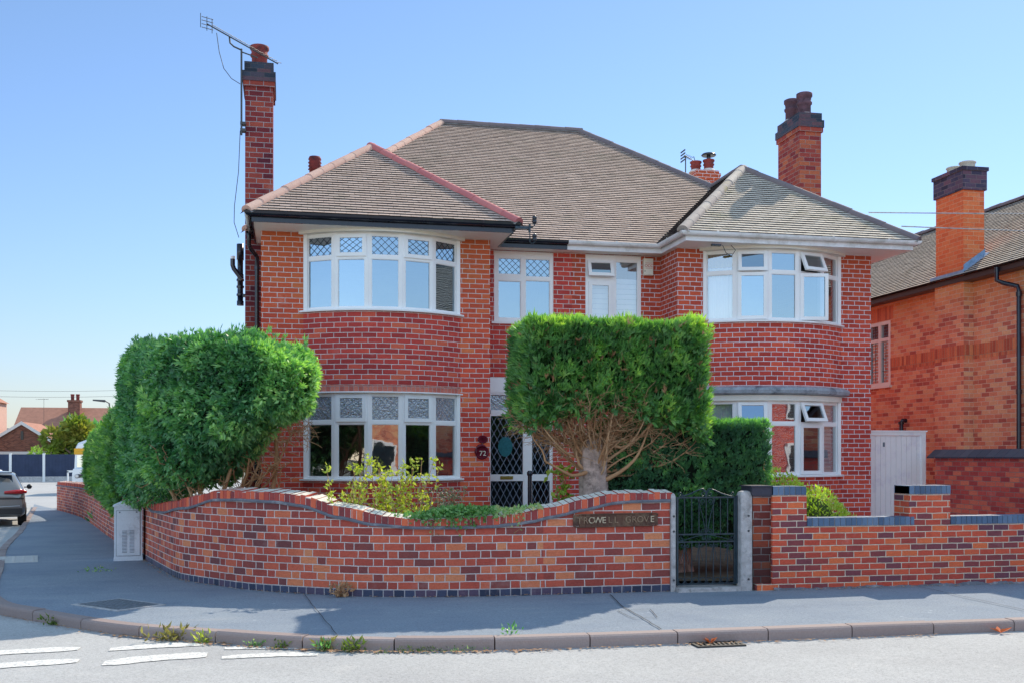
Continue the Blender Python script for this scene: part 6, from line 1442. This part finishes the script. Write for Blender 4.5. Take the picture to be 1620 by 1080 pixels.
# ------------------------------------------------------------------ the other side of the street (mirrored in the panes)
oh = gable('opposite_house', 'brick house with a terracotta roof across the street, mirrored in the lower windows', 1.5, 10.0, -16, -9, 4.8, 7.6, M['brick_neigh'], M['tile_far'], axis='x')
for x in (2.4, 6.2):
    for z in (.9, 3.2): b = MB(); b.box(x, x+1.8, -9.0, -8.95, z, z+1.2); b.box(x+.1, x+.85, -8.95, -8.94, z+.1, z+1.1, m=1); b.box(x+.95, x+1.7, -8.95, -8.94, z+.1, z+1.1, m=1); b.build('window', [M['upvc'], M['car_glass']], oh)
far_tree('street_tree', 'round leafy tree across the street, mirrored in the lower windows', 'tree', -.3, -7.5, 1.5, 3.6, M['leyland'], 1500, 9, .4, .2)
oh2 = gable('opposite_house', 'second brick house across the street, mirrored in the lower right bay', 12.5, 24.0, -16, -9, 4.8, 7.6, M['brick_right'], M['tile_far'], axis='x')
for x in (13.4, 17.2, 21):
    for z in (.9, 3.2): b = MB(); b.box(x, x+1.8, -9.0, -8.95, z, z+1.2); b.box(x+.1, x+1.7, -8.95, -8.94, z+.1, z+1.1, m=1); b.build('window', [M['upvc'], M['car_glass']], oh2)
far_tree('street_tree', 'wide leafy tree across the street between the two mirrored houses', 'tree', 11.2, -7.0, 1.8, 3.6, M['laurel'], 1500, 9, .35, .2)
# ------------------------------------------------------------------ camera, sun, sky
cd = bpy.data.cameras.new('camera'); co = bpy.data.objects.new('camera', cd); COL.objects.link(co)
cd.sensor_width = 36; cd.sensor_fit = 'HORIZONTAL'; cd.lens = 1700/1620*36; cd.shift_y = 180/1620; cd.clip_end = 2000; cd.clip_start = .05
co.location = (0, 0, 1.62); co.rotation_euler = (PI/2, 0, -rad(11.9)); SC.camera = co
EL, AZ = 40.0, 45.0
sd = bpy.data.lights.new('sun', 'SUN'); so = bpy.data.objects.new('sun', sd); COL.objects.link(so)
sd.energy = 5.0; sd.angle = rad(.5); sd.color = (1.0, .88, .70)
dirv = Vector((math.sin(rad(AZ))*math.cos(rad(EL)), math.cos(rad(AZ))*math.cos(rad(EL)), math.sin(rad(EL))))
so.rotation_euler = dirv.to_track_quat('Z', 'Y').to_euler(); so.location = (20, 25, 30)
w = bpy.data.worlds.new('World'); SC.world = w; w.use_nodes = True; nt = w.node_tree; bg = nt.nodes['Background']
sk = nt.nodes.new('ShaderNodeTexSky'); sk.sky_type = 'NISHITA'; sk.sun_disc = False
sk.sun_elevation = rad(EL); sk.sun_rotation = rad(AZ); sk.air_density = 1.7; sk.dust_density = .15; sk.ozone_density = 2.6; sk.altitude = 50
tc = nt.nodes.new('ShaderNodeTexCoord'); sp = nt.nodes.new('ShaderNodeSeparateXYZ'); nt.links.new(tc.outputs['Generated'], sp.inputs[0])
mr_ = nt.nodes.new('ShaderNodeMapRange'); mr_.interpolation_type = 'LINEAR'; nt.links.new(sp.outputs[2], mr_.inputs[0])
for i_, v_ in ((1, .0), (2, .75), (3, 1.0), (4, 0.0)): mr_.inputs[i_].default_value = v_
mx_ = nt.nodes.new('ShaderNodeMix'); mx_.data_type = 'RGBA'; mx_.blend_type = 'MULTIPLY'; nt.links.new(sk.outputs[0], mx_.inputs[6]); mx_.inputs[7].default_value = (1, 1, 1, 1); mx_.inputs[0].default_value = 1
cr_ = nt.nodes.new('ShaderNodeValToRGB'); nt.links.new(mr_.outputs[0], cr_.inputs[0]); nt.links.new(cr_.outputs[0], mx_.inputs[7])
cr_.color_ramp.elements[0].color = (1.45, 1.36, 1.22, 1); cr_.color_ramp.elements[1].color = (.62, .79, 1.36, 1)
e_ = cr_.color_ramp.elements.new(.42); e_.color = (.64, .72, .90, 1); e_ = cr_.color_ramp.elements.new(.28); e_.color = (1.3, 1.24, 1.15, 1)  # overhead sky raised as added fill, lower sky toned down
m2_ = nt.nodes.new('ShaderNodeMapRange'); m2_.interpolation_type = 'SMOOTHSTEP'; nt.links.new(sp.outputs[1], m2_.inputs[0])
for i_, v_ in ((1, .15), (2, -.75), (3, 0.0), (4, 1.0)): m2_.inputs[i_].default_value = v_
c2_ = nt.nodes.new('ShaderNodeValToRGB'); nt.links.new(m2_.outputs[0], c2_.inputs[0]); c2_.color_ramp.elements[0].color = (1, 1, 1, 1); c2_.color_ramp.elements[1].color = (2.3, 2.05, 1.75, 1)  # sky behind the camera brightened, an added fill for the shaded house fronts
mx2_ = nt.nodes.new('ShaderNodeMix'); mx2_.data_type = 'RGBA'; mx2_.blend_type = 'MULTIPLY'; mx2_.inputs[0].default_value = 1; nt.links.new(mx_.outputs[2], mx2_.inputs[6]); nt.links.new(c2_.outputs[0], mx2_.inputs[7])
nt.links.new(mx2_.outputs[2], bg.inputs[0]); bg.inputs[1].default_value = .15
SC.view_settings.view_transform = 'Standard'; SC.view_settings.look = 'None'; SC.view_settings.exposure = 0; SC.view_settings.gamma = 1
SC.cycles.max_bounces = 8; SC.cycles.transparent_max_bounces = 12; SC.cycles.caustics_reflective = False; SC.cycles.use_denoising = True
